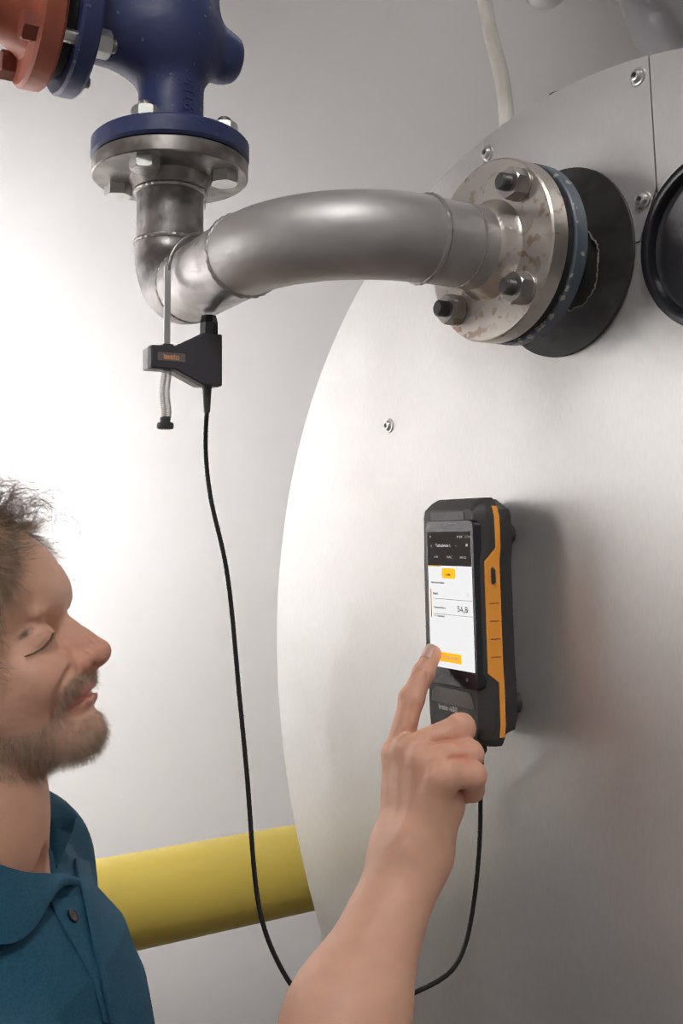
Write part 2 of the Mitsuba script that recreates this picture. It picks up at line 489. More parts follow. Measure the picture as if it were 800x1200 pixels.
nozzle = obj('nozzle', place(lathe([(0, -.001), (.031, -.001), (.031, .0425), (0, .0425)], 48), (FC[0], 0, FC[1]), (0, -1, 0)), 'rubber', boiler)
obj('flange', place(disc(.0720, .0125, .0012), (FC[0], -.0420, FC[1]), (0, -1, 0)), 'bluegrey_paint', nozzle)

port = obj('port_rim', place(lathe([(.0535, .001), (.0545, .010), (.0560, .0125), (.0585, .013), (.0615, .0125), (.0630, .010), (.0635, 0), (.0535, 0), (.0535, .001)], 96), (-.4215, -.0006, 1.8475), (0, -1, 0)), 'gloss_black', boiler)
obj('port_cover', place(lathe([(0, .0035), (.050, .0035), (.0536, .006), (.0536, 0), (0, 0)], 96), (-.4215, -.0006, 1.8475), (0, -1, 0)), 'gloss_black', boiler)

# ------------------------------------------------------------------ steel pipe
PR, PZ = .0325, 1.870
VX, VY = -.836, -.240                               # axis of the riser
FY = -.0775                                         # front of the boiler-side flange
R1, R2 = .100, .050
pipe = thing('steel_pipe', 'bare steel pipe with two welded elbows running from the boiler flange to the blue valve', 'pipe')


def bolt_circle(parent, o, d, r, a0, make):
    a, b, d = frame(d)
    for k in range(4):
        t = a0 + k * math.pi / 2
        make(parent, np.asarray(o) + r * (math.cos(t) * a + math.sin(t) * b), d, k)


fl = obj('boiler_flange', place(lathe([(PR - .004, 0), (.0705, 0), (.0720, .0015), (.0720, .0145), (.0705, .016), (.0400, .016), (.0375, .019), (.0350, .026), (PR, .030), (PR - .004, .030), (PR - .004, 0)], 96), (FC[0], FY + .016, FC[1]), (0, -1, 0)), 'flange_steel', pipe)
obj('gasket', place(disc(.0695, .0065, .0005, 64), (FC[0], FY + .016 + .0068, FC[1]), (0, -1, 0)), 'dark_gap', pipe)


def stud(parent, o, d, k):
    key = obj('nut', place(hexagon(.0215, .0125), o, d, .3 + k), 'black_oxide' if k == 9 else 'nut_steel', parent, smooth=20)
    obj('stud', place(thread(.0066, .0085), o + d * .0120, d), 'black_oxide', key, smooth=30)
    obj('washer', place(disc(.0125, .0016, .0003, 32), o - d * .0002, d), 'nut_steel', key)


bolt_circle(fl, (FC[0], FY - .0003, FC[1]), (0, -1, 0), .0565, math.pi / 4, stud)
neck_end = FY - .014
Y1 = VY + R1
path = [(FC[0], y, PZ) for y in np.linspace(neck_end, Y1, 5)]
obj('pipe_stub', tube(path, PR, 64), 'pipe_steel', pipe)
a = np.linspace(0, math.pi / 2, 40)
el = np.c_[FC[0] - R1 + R1 * np.cos(a), Y1 - R1 * np.sin(a), 0 * a + PZ]
obj('elbow', tube(el, PR + .0006, 64), 'pipe_steel', pipe)
X2 = VX + R2
obj('pipe_length', tube([(x, VY, PZ) for x in np.linspace(FC[0] - R1, X2, 8)], PR, 64), 'pipe_bright', pipe)
el2 = np.c_[X2 - R2 * np.sin(a), 0 * a + VY, PZ + R2 - R2 * np.cos(a)]
obj('elbow', tube(el2, PR + .0004, 64), 'pipe_dark', pipe)
VZ = 1.985                                          # underside of the valve-side flange
obj('riser', tube([(VX, VY, z) for z in np.linspace(PZ + R2, VZ - .010, 6)], PR - .0012, 64), 'pipe_dark', pipe)


def bead(o, d, r, w=.0028, m='weld'):
    n = 120
    t = np.arange(n + 1) * 2 * np.pi / n
    A, B, D = frame(d)
    rr = r + .0004 * np.sin(t * 31) + .0005 * (meshkit.noise(np.c_[np.cos(t) * 6, np.sin(t) * 6, t * 0 + r * 1000]) - .5)
    p = np.asarray(o) + rr[:, None] * (np.cos(t)[:, None] * A + np.sin(t)[:, None] * B)
    obj('weld_bead', tube(p, w, 8, caps=False), m, pipe)


bead((FC[0], Y1, PZ), (0, -1, 0), PR - .0004)
bead((FC[0], neck_end - .014, PZ), (0, -1, 0), PR - .0008, .0016)
bead(el[-1], (-1, 0, 0), PR - .0002, .0026)
bead((X2, VY, PZ), (-1, 0, 0), PR - .0006, .0014, 'flange_dark')
bead((VX, VY, PZ + R2 + .002), (0, 0, 1), PR - .0004, .0024)
bead((VX, VY, VZ - .014), (0, 0, 1), PR - .0004, .0026)
vf = obj('valve_flange', place(lathe([(PR - .006, 0), (.0390, 0), (.0380, -.004), (.0345, -.012), (PR - .006, -.012), (PR - .006, 0)], 64), (VX, VY, VZ), (0, 0, 1)), 'flange_dark', pipe)
obj('plate', place(disc(.0735, .0150, .0012, 96), (VX, VY, VZ), (0, 0, 1)), 'flange_dark', vf)


def hexbolt(parent, o, d, k):
    key = obj('bolt', place(hexagon(.0235, .0105), o, d, .4 + .7 * k), 'zinc', parent, smooth=20)


bolt_circle(vf, (VX, VY, VZ), (0, 0, -1), .0545, math.pi / 4 + .02, hexbolt)

# ------------------------------------------------------------------ blue valve
valve = thing('blue_valve', 'dark blue painted cast valve with round flanges at the top of the pipe riser', 'valve')
BZ = VZ + .0165
AZ = 2.123                                          # axis of the side outlet
V0 = np.array([VX, VY])


def valve_sdf(p):
    c = np.array([VX, VY, 0])
    f = s_cone(p, (VX, VY, BZ), (VX, VY, AZ - .01), .0305, .0315)
    f = smin(f, s_ell(p, (VX, VY - .004, AZ + .006), (.047, .050, .052)), .014)
    f = smin(f, s_cone(p, (VX, VY, AZ), (VX, VY - .104, AZ), .040, .034), .020)
    b = s_cone(p, (VX, VY, AZ + .02), (VX, VY + .052, AZ - .002), .030, .0262)
    f = smin(f, smax(b, p[:, 1] - (VY + .070), .004), .008)
    f = smin(f, s_cone(p, (VX, VY, AZ), (VX, VY, AZ + .10), .046, .046), .01)
    f = smax(f, (VY - .104) - p[:, 1], .002)
    return smax(f, BZ - p[:, 2], .001)


obj('body', mesh_sdf(valve_sdf, (VX - .07, VY - .12, BZ - .01), (VX + .07, VY + .09, AZ + .16), .0018), 'blue_paint', valve, smooth=True)
vfl = obj('lower_flange', place(disc(.0745, .0190, .0025, 96), (VX, VY, BZ), (0, 0, 1)), 'blue_paint', valve)
SY = VY - .0870                                      # back of the side flange
sfl = obj('side_flange', place(disc(.0715, .0190, .0025, 96), (VX, SY, AZ), (0, -1, 0)), 'blue_paint', valve)
obj('bonnet_flange', place(disc(.066, .018, .002, 72), (VX, VY, AZ + .112), (0, 0, 1)), 'blue_paint', valve)
obj('bonnet', place(lathe([(0, 0), (.045, 0), (.040, .03), (.022, .06), (.018, .12), (0, .12)], 48), (VX, VY, AZ + .13), (0, 0, 1)), 'blue_paint', valve)
obj('gasket', place(disc(.055, .0020, .0003, 64), (VX, VY, VZ + .0148), (0, 0, 1)), 'dark_gap', valve)


def topnut(parent, o, d, k):
    key = obj('nut', place(hexagon(.0225, .0125), o, d, 1.0 + .9 * k), 'zinc', parent, smooth=20)
    obj('stud', place(thread(.0062, .007), o + d * .012, d), 'nut_steel', key, smooth=30)


bolt_circle(vfl, (VX, VY, BZ + .0188), (0, 0, 1), .0545, math.pi / 4 - .02, topnut)
bolt_circle(sfl, (VX, SY - .0002, AZ), (0, 1, 0), .0565, math.pi / 4, topnut)
# raised casting marks on the neck, reading downwards
for txt, phi, hgt in (('PN16', math.radians(9), .0105), ('I2', math.radians(-14), .0105)):
    m = meshkit.text_mesh(txt, hgt, .0012, True)
    m = m.subdivide_to_size(.004)
    v = m.vertices.copy()
    rr, th0 = .0308 + v[:, 2], phi + (v[:, 1] - hgt / 2) / .031
    m.vertices = np.c_[VX + rr * np.cos(th0), VY + rr * np.sin(th0), AZ - .042 - v[:, 0]]
    obj('casting_mark', m, 'blue_paint', valve, smooth=False)

# red counter-flange with its pipe
red = thing('red_flange_fitting', 'red painted flange and pipe neck bolted to the left side of the blue valve', 'flange')
RF = SY - .019 - .0115
rfl = obj('flange', place(disc(.0715, .0225, .0030, 96), (VX, RF, AZ), (0, -1, 0)), 'red_paint', red)
obj('gasket', place(disc(.0560, .0110, .0005, 64), (VX, RF + .0112, AZ), (0, -1, 0)), 'dark_gap', red)
obj('neck', place(lathe([(0, 0), (.047, 0), (.042, .006), (.036, .018), (.0335, .032), (.033, .42), (0, .42)], 64), (VX, RF - .0222, AZ), (0, -1, 0)), 'red_paint', red)


def redbolt(parent, o, d, k):
    obj('bolt', place(hexagon(.0235, .0125), o, d, .25 + .4 * k), 'red_dark', parent, smooth=20)
    obj('bolt_shank', place(lathe([(0, 0), (.0064, 0), (.0064, .0125), (0, .0125)], 20), o - d * .0350, d), 'zinc', parent)


bolt_circle(rfl, (VX, RF - .0224, AZ), (0, -1, 0), .0565, math.pi / 4, redbolt)

# ------------------------------------------------------------------ yellow gas pipe, duct, white conduit, chrome cap
yp = thing('yellow_pipe', 'thick yellow painted gas pipe running level behind the man and the boiler', 'pipe')
obj('tube', place(lathe([(.052, 0), (.0575, 0), (.0575, 5.4), (.052, 5.4), (.052, 0)], 96), (-1.29, RY0 + .08, 1.180), (0, 1, 0)), 'yellow_paint', yp)
for y in (-2.2, .9):
    obj('wall_bracket', box(WALL_X + .0006, -1.23, y - .02, y + .02, 1.105, 1.121), 'sheet_edge', yp, smooth=False)
wc = thing('white_conduit', 'thin off-white plastic conduit going down behind the top of the boiler', 'conduit')
obj('tube', tube(spline([(-.965, .25, 3.25), (-.957, .25, 2.6), (-.948, .25, 2.37), (-.936, .25, 2.30), (-.919, .25, 2.235), (-.9135, .25, 2.17), (-.913, .25, 1.905)], 90), .0098, 16), 'white_plastic', wc)
du = thing('grey_duct', 'shiny grey metal duct bending above the right side of the boiler', 'duct')
obj('tube', tube(spline([(-.80, .40, 3.24), (-.79, .40, 2.80), (-.775, .40, 2.48), (-.758, .40, 2.34), (-.722, .40, 2.24), (-.665, .40, 2.14), (-.625, .40, 2.07), (-.615, .40, 2.022)], 90), .075, 48), 'duct_metal', du)
ch = thing('chrome_cap', 'small chrome pipe cap hanging above the boiler at the top edge', 'cap')
obj('cap', place(lathe([(0, 0), (.012, .0005), (.020, .003), (.0235, .008), (.024, .018), (.021, .022), (.010, .025), (.010, .95), (0, .95)], 48), (-.833, .25, 2.297), (0, 0, 1)), 'chrome', ch)

# ------------------------------------------------------------------ clamp probe
probe = thing('clamp_probe', 'black clamp-on pipe temperature probe strapped under the steel pipe', 'probe')
PF, PM, PB = .735, .7445, .757                      # front, joint and back of the probe, measured along -x


def quarter(m):
    """Built looking along -y; turned to look along +x."""
    v = m.vertices.copy()
    m = m.copy()
    m.vertices = np.c_[-v[:, 1], v[:, 0], v[:, 2]]
    return m


def pobj(name, mesh, m, parent, **k):
    return obj(name, quarter(mesh), m, parent, **k)


def slabhull(poly, y0, y1, bev):
    P = Polygon(poly)
    q = P.buffer(-bev, join_style=1)
    return hull([(x, y, z) for (pp, ys) in ((P, (y0 + bev, y1 - bev)), (q, (y0, y1))) for y in ys for x, z in pp.exterior.coords])


def bodyparts(y0, y1, grow=0.0):
    A = [(-.2935, 1.8025), (-.2935, 1.7865), (-.271, 1.7865), (-.271, 1.8035)]
    B = [(-.2735, 1.8035), (-.2735, 1.7865), (-.2490, 1.7755), (-.2335, 1.7755), (-.2335, 1.8165), (-.2490, 1.8165)]
    ms = [mf(slabhull(Polygon(q).buffer(.0015 + grow).exterior.coords, y0, y1, .0012)) for q in (A, B)]
    return tm(ms[0] + ms[1])


pobj('front_cover', bodyparts(PF, PM), 'probe_plastic', probe)
pobj('rear_shell', bodyparts(PM - .0002, PB, -.0006), 'probe_shell', probe)
lab = pobj('label_plate', box(-.2895, -.2655, PF - .0004, PF + .0006, 1.7915, 1.7985, .0002), 'label_grey', probe, smooth=False)
pobj('lettering', on_face('testo', .0043, -.2778, PF - .0004, 1.7930, .0003, True, True), 'print_orange', lab, smooth=False)
obj('sensor_tip', place(lathe([(0, 0), (.0080, 0), (.0080, .0120), (.0065, .0185), (0, .0185)], 8), (-.7455, VY, 1.8165), (0, 0, 1)), 'gloss_black', probe, smooth=False)
rod = pobj('clamp_bar', box(-.2805, -.2750, PF + .009, PF + .0115, 1.800, PZ + .004, .0005), 'rod_steel', probe, smooth=False)
obj('hook', tube([(-.7455, VY - (PR + .0042) * math.cos(t), PZ + (PR + .0042) * math.sin(t)) for t in np.linspace(0, 2.9, 40)], .0019, 10), 'flange_dark', rod)  # dark steel stands in for the shade on the hook
pobj('collar', box(-.2825, -.2735, PF + .005, PF + .0155, 1.8035, 1.8070, .0006), 'case_dark', probe, smooth=False)
for k, off in enumerate((-.0022, .0022)):
    zz = np.linspace(1.7865, 1.7455, 380)
    tt = (1.7865 - zz) / .041 * 2 * np.pi * 24
    cy = -.2785 + off + .0009 * np.sin((zz - 1.74) * 170)
    obj('spring', tube(np.c_[-.7450 + .0020 * np.cos(tt), cy + .0020 * np.sin(tt), zz], .00042, 5), 'spring_steel', probe)
obj('knob', place(lathe([(0, 0), (.0060, 0), (.0068, .0010), (.0068, .0040), (.0060, .0050), (.0042, .0052), (.0042, .0095), (0, .0095)], 32), (-.7450, -.2785, 1.7372), (0, 0, 1)), 'case_dark', probe)
obj('strain_relief', place(lathe([(0, 0), (.0026, 0), (.0040, .0220), (0, .0220)], 24), (-.7465, -.2410, 1.7530), (0, 0, 1)), 'case_dark', probe)

# ------------------------------------------------------------------ measuring instrument on the boiler
inst = thing('measuring_instrument', 'handheld black and orange measuring instrument held to the boiler face with its screen lit', 'instrument')
DX, DZ0, DZ1 = -.6600, 1.483, 1.6795
PX = -.6555                                         # middle of the phone module
DF, DB = -.060, -.009


def outline(z, d=0.0):
    """(half width) of the case along z."""
    zs = [1.483, 1.488, 1.500, 1.532, 1.540, 1.628, 1.640, 1.664, 1.6740, 1.6795]
    ws = [.0335, .0375, .0395, .0398, .0390, .0390, .0412, .0408, .0378, .0325]
    return np.interp(z, zs, ws) + d


def loft(zs, ring):
    """Stacks ring(z) -> (k, 2) closed loops of (x, y) into a closed solid."""
    L = [np.c_[ring(z), np.full(len(ring(z)), z)] for z in zs]
    k = len(L[0])
    v = np.vstack(L + [L[0].mean(0)[None], L[-1].mean(0)[None]])
    f = []
    for i in range(len(L) - 1):
        for j in range(k):
            a, b = i * k + j, i * k + (j + 1) % k
            f += [[a, b, b + k], [a, b + k, a + k]]
    c0, c1 = len(L) * k, len(L) * k + 1
    for j in range(k):
        f += [[c0, (j + 1) % k, j], [c1, (len(L) - 1) * k + j, (len(L) - 1) * k + (j + 1) % k]]
    m = trimesh.Trimesh(v, f, process=False)
    m.fix_normals()
    return m


ZS = [1.483, 1.4855, 1.490, 1.500, 1.520, 1.532, 1.540, 1.58, 1.628, 1.640, 1.655, 1.664, 1.670, 1.6755, 1.6795]


def case_ring(z):
    w = outline(z)
    e = 1.0 - max(0, (1.489 - z) / .006) * .20 - max(0, (z - 1.672) / .0075) * .24     # the front rolls back at both ends
    f0 = DB + (DF - DB) * e
    k = min(1, max(0, (1.491 - z) / .006) + max(0, (z - 1.670) / .0075))
    b = (.0095 - .0045 * k) if (z > 1.636 or z < 1.536) else .0045
    s = [(w - .008, f0), (w - b * .6, f0 + b * .35), (w - b * .15, f0 + b), (w, f0 + b + .003), (w, DF + .0215), (w - .013 - .006 * k, DB - .020), (w - .020 - .010 * k, DB)]
    s = [(x, min(y, DB - .012 if i < 5 else DB)) for i, (x, y) in enumerate(s)]
    return np.array([(DX + x, y) for x, y in s] + [(DX - x, y) for x, y in s[::-1]])


body = obj('case', loft(ZS, case_ring), 'case_dark', inst, smooth=30)
obj('top_cap', loft([1.6585, 1.6600, 1.668, 1.674, 1.6772], lambda z: np.array([(DX + s * w, y) for s, w, y in ((1, .022 - max(0, z - 1.674) * 1.5, DF - .0006 + max(0, z - 1.669) * 1.6), (1, .020, DF + .014), (-1, .020, DF + .014), (-1, .022 - max(0, z - 1.674) * 1.5, DF - .0006 + max(0, z - 1.669) * 1.6))])), 'case_grey', inst, smooth=30)
obj('lower_cap', hull([(DX + s * w, y, z) for s in (-1, 1) for w, y, z in ((.026, DF - .0012, 1.520), (.028, DF - .0006, 1.5118), (.026, DF + .01, 1.520), (.028, DF + .01, 1.5118), (.022, DF - .0010, 1.5245), (.022, DF + .01, 1.5245))]), 'case_grey', inst, smooth=20)
for s in (-1, 1):
    bm = loft([1.4905, 1.500, 1.520, 1.533, 1.5405, 1.58, 1.628, 1.6385, 1.655, 1.664, 1.6725],
              lambda z: np.array([(DX + s * (outline(z) + dx), y) for dx, y in
                                  ((-.004, DF + (.0050 if 1.536 < z < 1.634 else .0150)), (.0004, DF + (.0058 if 1.536 < z < 1.634 else .0158)), (.0010, DF + (.009 if 1.536 < z < 1.634 else .0175)), (.0010, DF + .0205), (-.004, DF + .0215))]))
    bm.fix_normals()
    bk = obj('side_bumper', bm, 'orange_rubber', inst, smooth=30)
    for z in (1.5525, 1.5665, 1.5805, 1.5945):
        obj('grip_groove', box(DX + s * .0398 - .0012, DX + s * .0398 + .0006, DF + .0085, DF + .0180, z, z + .0008), 'red_paint', bk, smooth=False)
    bt = obj('side_button', hull([(DX + s * (.0395 + dx), DF + .0130 + y, 1.6165 + z) for dx, q in ((0, 1.0), (.0024, .8)) for y, z in ((-.0018 * q, -.0058 * q), (.0018 * q, -.0058 * q), (.0018 * q, .0058 * q), (-.0018 * q, .0058 * q), (0, .0075 * q), (0, -.0075 * q))]), 'case_dark', inst, smooth=20)
# phone module with its lit screen; the plane of the screen looks straight out of the boiler face
SXL, SXR, SZB, SZT = PX - .0290, PX + .0290, 1.5410, 1.6520
PH = DF - .0028
rr = Polygon([(PX - .0325, 1.5270), (PX + .0325, 1.5270), (PX + .0325, 1.6615), (PX - .0325, 1.6615)]).buffer(-.006).buffer(.006)
bez = obj('bezel', hull([(x, y, z) for q, y in ((rr, PH + .008), (rr, PH + .0008), (rr.buffer(-.0008), PH)) for x, z in q.exterior.coords]), 'screen_glass', inst, smooth=20)


def lit(key, c, s=1.0):
    if key not in scene:
        scene[key] = {'type': 'diffuse', 'reflectance': rgb(*[x * .15 for x in c])}
    return {'type': 'area', 'radiance': rgb(*[x * s for x in c])}


GLOW = .62


def glow(name, mesh, matkey, c, parent, **k):
    if matkey == 'ui_white' or name in ('pill_button', 'start_button'):
        e = lit(matkey, c, GLOW)
        key = obj(name, mesh, matkey, parent, smooth=False, **k)
        scene[key]['emitter'] = e
        return key
    if matkey not in scene:
        scene[matkey] = {'type': 'diffuse', 'reflectance': rgb(*c)}
    return obj(name, mesh, matkey, parent, smooth=False, **k)


def panel(x0, x1, z0, z1, lift, rad=0.0):
    q = sbox(x0, z0, x1, z1)
    if rad:
        q = q.buffer(-rad).buffer(rad, 6)
    return slab(q, PH - lift - .00012, PH - lift)


U = lambda u: SXL + u * (SXR - SXL)         # noqa: E731  across the screen 0..1
Vv = lambda v: SZT - v * (SZT - SZB)        # noqa: E731  down the screen 0..1
scr = glow('screen', panel(SXL, SXR, SZB, SZT, .00002), 'ui_white', (.93, .93, .94), inst, label='lit white phone display with a dark header')
glow('header', panel(SXL, SXR, Vv(.252), SZT, .0002), 'ui_grey', (.075, .068, .064), scr)
glow('tab_line', panel(SXL, U(.31), Vv(.258), Vv(.250), .0004), 'ui_orange', (.90, .42, .02), scr)
glow('pill_button', panel(U(.33), U(.64), Vv(.345), Vv(.270), .0004, .0025), 'ui_orange', (.90, .42, .02), scr)
glow('start_button', panel(U(.23), U(.72), Vv(.955), Vv(.888), .0004, .0006), 'ui_orange', (.90, .42, .02), scr)
glow('card_edge', panel(U(.05), U(.068), Vv(.640), Vv(.428), .0004), 'ui_orange', (.90, .42, .02), scr)
for v in (.498, .610):
    glow('card_rule', panel(U(.10), SXR, Vv(v) - .0002, Vv(v) + .0002, .0004), 'ui_line', (.62, .62, .62), scr)


def ui(txt, h, u, v, col, key, bold=False):
    glow('screen_text', on_face(txt, h, U(u), PH - .0006, Vv(v), .0002, bold), key, col, scr)


W, Gy, K = (.85, .85, .85), (.22, .22, .22), (.05, .05, .05)
ui('Turbulence 1', .0024, .20, .113, W, 'ui_text_white', True)
ui('LIVE', .0018, .16, .196, W, 'ui_text_white')
ui('TABLE', .0018, .45, .196, W, 'ui_text_white')
ui('NOTES', .0018, .76, .196, W, 'ui_text_white')
ui('12:30', .0017, .88, .045, W, 'ui_text_white')
ui('5 min', .0020, .41, .325, K, 'ui_text_black')
ui('Measured values', .0016, .08, .385, Gy, 'ui_text_grey')
ui('Point 1', .0016, .11, .468, Gy, 'ui_text_grey', True)
ui('Temperature 1', .0017, .12, .570, Gy, 'ui_text_grey')
ui('54,8', .0046, .66, .582, K, 'ui_text_black')
ui('°C', .0024, .86, .582, Gy, 'ui_text_grey')
ui('Comment', .0016, .20, .632, Gy, 'ui_text_grey')
ui('SET TEST POINT', .0020, .28, .932, W, 'ui_text_white', True)
for u, v, w, h in ((.705, .045, .020, .020), (.76, .047, .022, .022), (.80, .046, .016, .024), (.07, .044, .020, .022), (.09, .112, .030, .003), (.09, .103, .030, .003), (.09, .121, .030, .003), (.66, .108, .018, .008), (.895, .108, .040, .026), (.14, .628, .022, .014), (.90, .447, .010, .006), (.90, .457, .010, .006), (.90, .467, .010, .006)):
    dark = v > .25
    glow('screen_icon', panel(U(u), U(u + w), Vv(v), Vv(v - h * .75), .0005), 'ui_text_grey' if dark else 'ui_text_white', Gy if dark else W, scr)
obj('earpiece', slab(sbox(PX - .0055, 1.6570, PX + .0055, 1.6579).buffer(.0003), PH - .0002, PH + .0002), 'case_grey', bez, smooth=False)
for x in (-.0185, 0, .0185):
    obj('touch_key', slab(Point(PX + x, 1.5345).buffer(.0014, 4), PH - .0002, PH + .0002), 'case_grey', bez, smooth=False)
obj('lettering', on_face('testo 400', .0040, PX - .0235, DF - .0002, 1.5065, .0003), 'print_white', inst, smooth=False)
for sx in (-.008, .008):
    for z in (1.51, 1.65):
        obj('magnet_foot', place(lathe([(0, 0), (.009, 0), (.009, .0090), (0, .0090)], 24), (DX + sx, -.0008, z), (0, -1, 0)), 'case_dark', inst)


# ------------------------------------------------------------------ the man
# his own axes: a to his front, b away from the camera side, z up; origin on the floor under the camera
def to_world(v):
    v = np.asarray(v, float)
    o = np.array([EYE[0], EYE[1], 0])
    return o + v[..., :1] * ASIDE + v[..., 1:2] * AHEAD + v[..., 2:3] * np.array([0, 0, 1.0])


def to_own(w):
    d = np.asarray(w, float) - np.array([EYE[0], EYE[1], 0])
    return np.stack([d @ ASIDE, d @ AHEAD, d[..., 2]], -1)


def pt(x, y, d):
    """A surveyed point: seen at x, y (of the 800 x 1200 survey), d metres ahead of the camera."""
    r = FWD + (x - CX) / F_PX * RIGHT + (CY - y) / F_PX * UP
    r = r * d / (r @ AHEAD)
    return np.array([r @ ASIDE, d, EYE[2] + r[2]])


def world_mesh(m):
    return trimesh.Trimesh(to_world(m.vertices), m.faces, process=False)


HD = .80                                            # his middle plane
MM = HD / F_PX


def hp(x, y, c=0.0):
    """A point of his head: x, y on the profile drawing, c towards the camera side."""
    q = pt(x, y, HD - abs(c))
    return np.array([q[0], HD - c, q[2]])


def flat(P):
    """Where points of the head lie on the profile drawing."""
    b = HD - np.abs(P[:, 1] - HD)
    return np.c_[P[:, 0] * HD / b, EYE[2] + (P[:, 2] - EYE[2]) * HD / b]


prof = [(17, 618), (35, 630), (52, 642), (60, 655), (70, 667), (77, 679), (79.5, 690), (79, 700), (76, 710), (75, 717), (77, 727), (82, 740), (90, 756), (99, 772), (105, 783), (107.5, 791), (106, 799), (101, 806),
        (98, 811), (101, 817), (106, 824), (110, 832), (113, 838), (118.5, 847), (121, 856), (118.5, 866), (110, 877), (92, 888), (68, 896), (45, 903), (10, 905), (-20, 898), (-60, 890), (-110, 870), (-148, 840), (-175, 795), (-192, 745),
        (-196, 695), (-182, 645), (-150, 605), (-110, 583), (-70, 576), (-30, 585), (0, 603)]
pp = np.array([hp(*q)[[0, 2]] for q in prof])
# smooth the outline a little (closed Chaikin)
for _ in range(2):
    nx = np.roll(pp, -1, 0)
    pp = np.stack([pp * .75 + nx * .25, pp * .25 + nx * .75], 1).reshape(-1, 2)
G0, GH = np.array([-.46, 1.33]), .0015
GN = np.array([260, 300])
ga = np.stack(np.meshgrid(G0[0] + np.arange(GN[0]) * GH, G0[1] + np.arange(GN[1]) * GH, indexing='ij'), -1).reshape(-1, 2)
import shapely
PG = Polygon(pp)
ring = PG.exterior
gd = shapely.distance(shapely.points(ga), ring)
gd = np.where(shapely.contains_xy(PG, ga[:, 0], ga[:, 1]), -gd, gd).reshape(GN)
g1, g2 = gaussian_filter(gd, .8), gaussian_filter(gd, 8)
gw = np.clip((-gd - .006) / .022, 0, 1)
gw = gaussian_filter(gw * gw * (3 - 2 * gw), 2)
gd = g1 * (1 - gw) + g2 * gw


def prof_d(p):
    q = (p[:, [0, 2]] - G0) / GH
    return map_coordinates(gd, q.T, order=1, mode='nearest')


CHEEK = hp(-20, 690)


def head_base(p):
    t = -prof_d(p)
    z = p[:, 2]
    jaw = np.clip((hp(0, 760)[2] - z) / .09, 0, 1)
    front = np.clip((p[:, 0] - hp(-40, 800)[0]) / .05, 0, 1)
    low = np.clip((hp(0, 680)[2] - z) / .040, 0, 1)
    W = .077 - .010 * jaw - .004 * front
    TT = .070
    e = 2.2 - .60 * front * front * (3 - 2 * front) * low * low * (3 - 2 * low)
    u = np.clip(1 - t / TT, 0, 2.5)
    c = np.abs(p[:, 1] - HD) / W
    return .070 * ((u ** e + c ** e) ** (1 / e) - 1)


def hs(x, y, off=0.0, side=1):
    """A point on the near side of the head at x, y, off metres proud of it."""
    cs = np.linspace(0, .1, 201)
    P = np.array([hp(x, y, c) for c in cs])
    inside = np.nonzero(face_sdf(P) < 0)[0]
    q = P[inside[-1]] if len(inside) else P[0]
    return np.array([q[0], HD + side * (q[1] - HD - off), q[2]])


def on_base(x, y):
    cs = np.linspace(0, .1, 401)
    k = np.nonzero(head_base(np.array([hp(x, y, c) for c in cs])) < 0)[0]
    return cs[k[-1]] if len(k) else 0.0


UPL = [(101, 804.5, 0.0, .0052), (99, 806, .008, .0050), (90, 815.5, max(.016, on_base(90, 815.5) - .0014), .0038), (78, 830, on_base(78, 830) - .0004, .0020)]
LOL = [(101.5, 817.5, 0.0, .0062), (99, 819, .008, .0060), (91, 825.5, max(.015, on_base(91, 825.5) - .0016), .0048), (78.5, 832.5, on_base(78.5, 832.5) - .0004, .0020)]


def mirror(p):
    return np.c_[p[:, 0], HD - np.abs(p[:, 1] - HD), p[:, 2]]


def face_sdf(p0):
    p = mirror(p0)
    f = head_base(p)
    # brow, cheek, jaw
    f = smin(f, s_cone(p, hp(57, 703, .010), hp(46, 722, .040), .0085, .0075), .012)
    f = smin(f, s_ball(p, hp(48, 795, .036), .022), .02)
    f = smin(f, s_cone(p, hp(97, 860, 0), hp(82, 868, .016), .0145, .013), .012)
    # eye socket and the lid over the eyeball
    f = smax(f, -s_ell(p, hp(62, 741, .036), (.013, .018, .011)), .014)
    f = smin(f, s_ball(p, hp(42, 752, .0335), .0152), .006)
    # nose
    f = smin(f, s_cone(p, hp(63, 723), hp(97, 751), .0055, .0080), .008)
    f = smin(f, s_cone(p, hp(97, 751), hp(117, 763), .0080, .0090), .004)
    f = smin(f, s_cone(p, hp(78, 744), hp(104, 768), .0095, .0098), .010)
    f = smin(f, s_ell(p, hp(94.5, 776, .0122), (.0092, .0072, .0080)), .0036)
    f = smin(f, s_cone(p, hp(117, 768), hp(106, 779), .0050, .0050), .005)
    f = smax(f, -s_ell(p, hp(107, 780.5, .0075), (.0042, .0028, .0026)), .003)
    # lips, with the mouth a little open
    for L in (UPL, LOL):
        for q0, q1 in zip(L[:-1], L[1:]):
            f = smin(f, s_cone(p, hp(*q0[:3]), hp(*q1[:3]), q0[3], q1[3]), .0045)
    return f


SLIT = [(107, 811.2, 0.0, .0017), (105, 812.4, .009, .0024), (92, 820.8, UPL[2][2] + .004, .0020), (78, 831.3, UPL[3][2] + .0025, .0014)]
LID = [(61.5, 740), (58, 748), (50, 757), (39, 764), (28, 768)]
FOLD = [(86, 782), (78, 798), (70, 815), (66, 832), (68, 848)]
CROW = [[(24, 769), (12, 769), (0, 768)], [(27, 772), (18, 780), (8, 788)], [(40, 772), (32, 790), (30, 812)], [(62, 739), (52, 743), (38, 754), (26, 763)], [(56, 755), (44, 766), (30, 775)]]
_lines = None


def dense(L, k=4):
    L = np.asarray(L, float)
    t = np.linspace(0, len(L) - 1, (len(L) - 1) * k + 1)
    return np.c_[np.interp(t, np.arange(len(L)), L[:, 0]), np.interp(t, np.arange(len(L)), L[:, 1])]


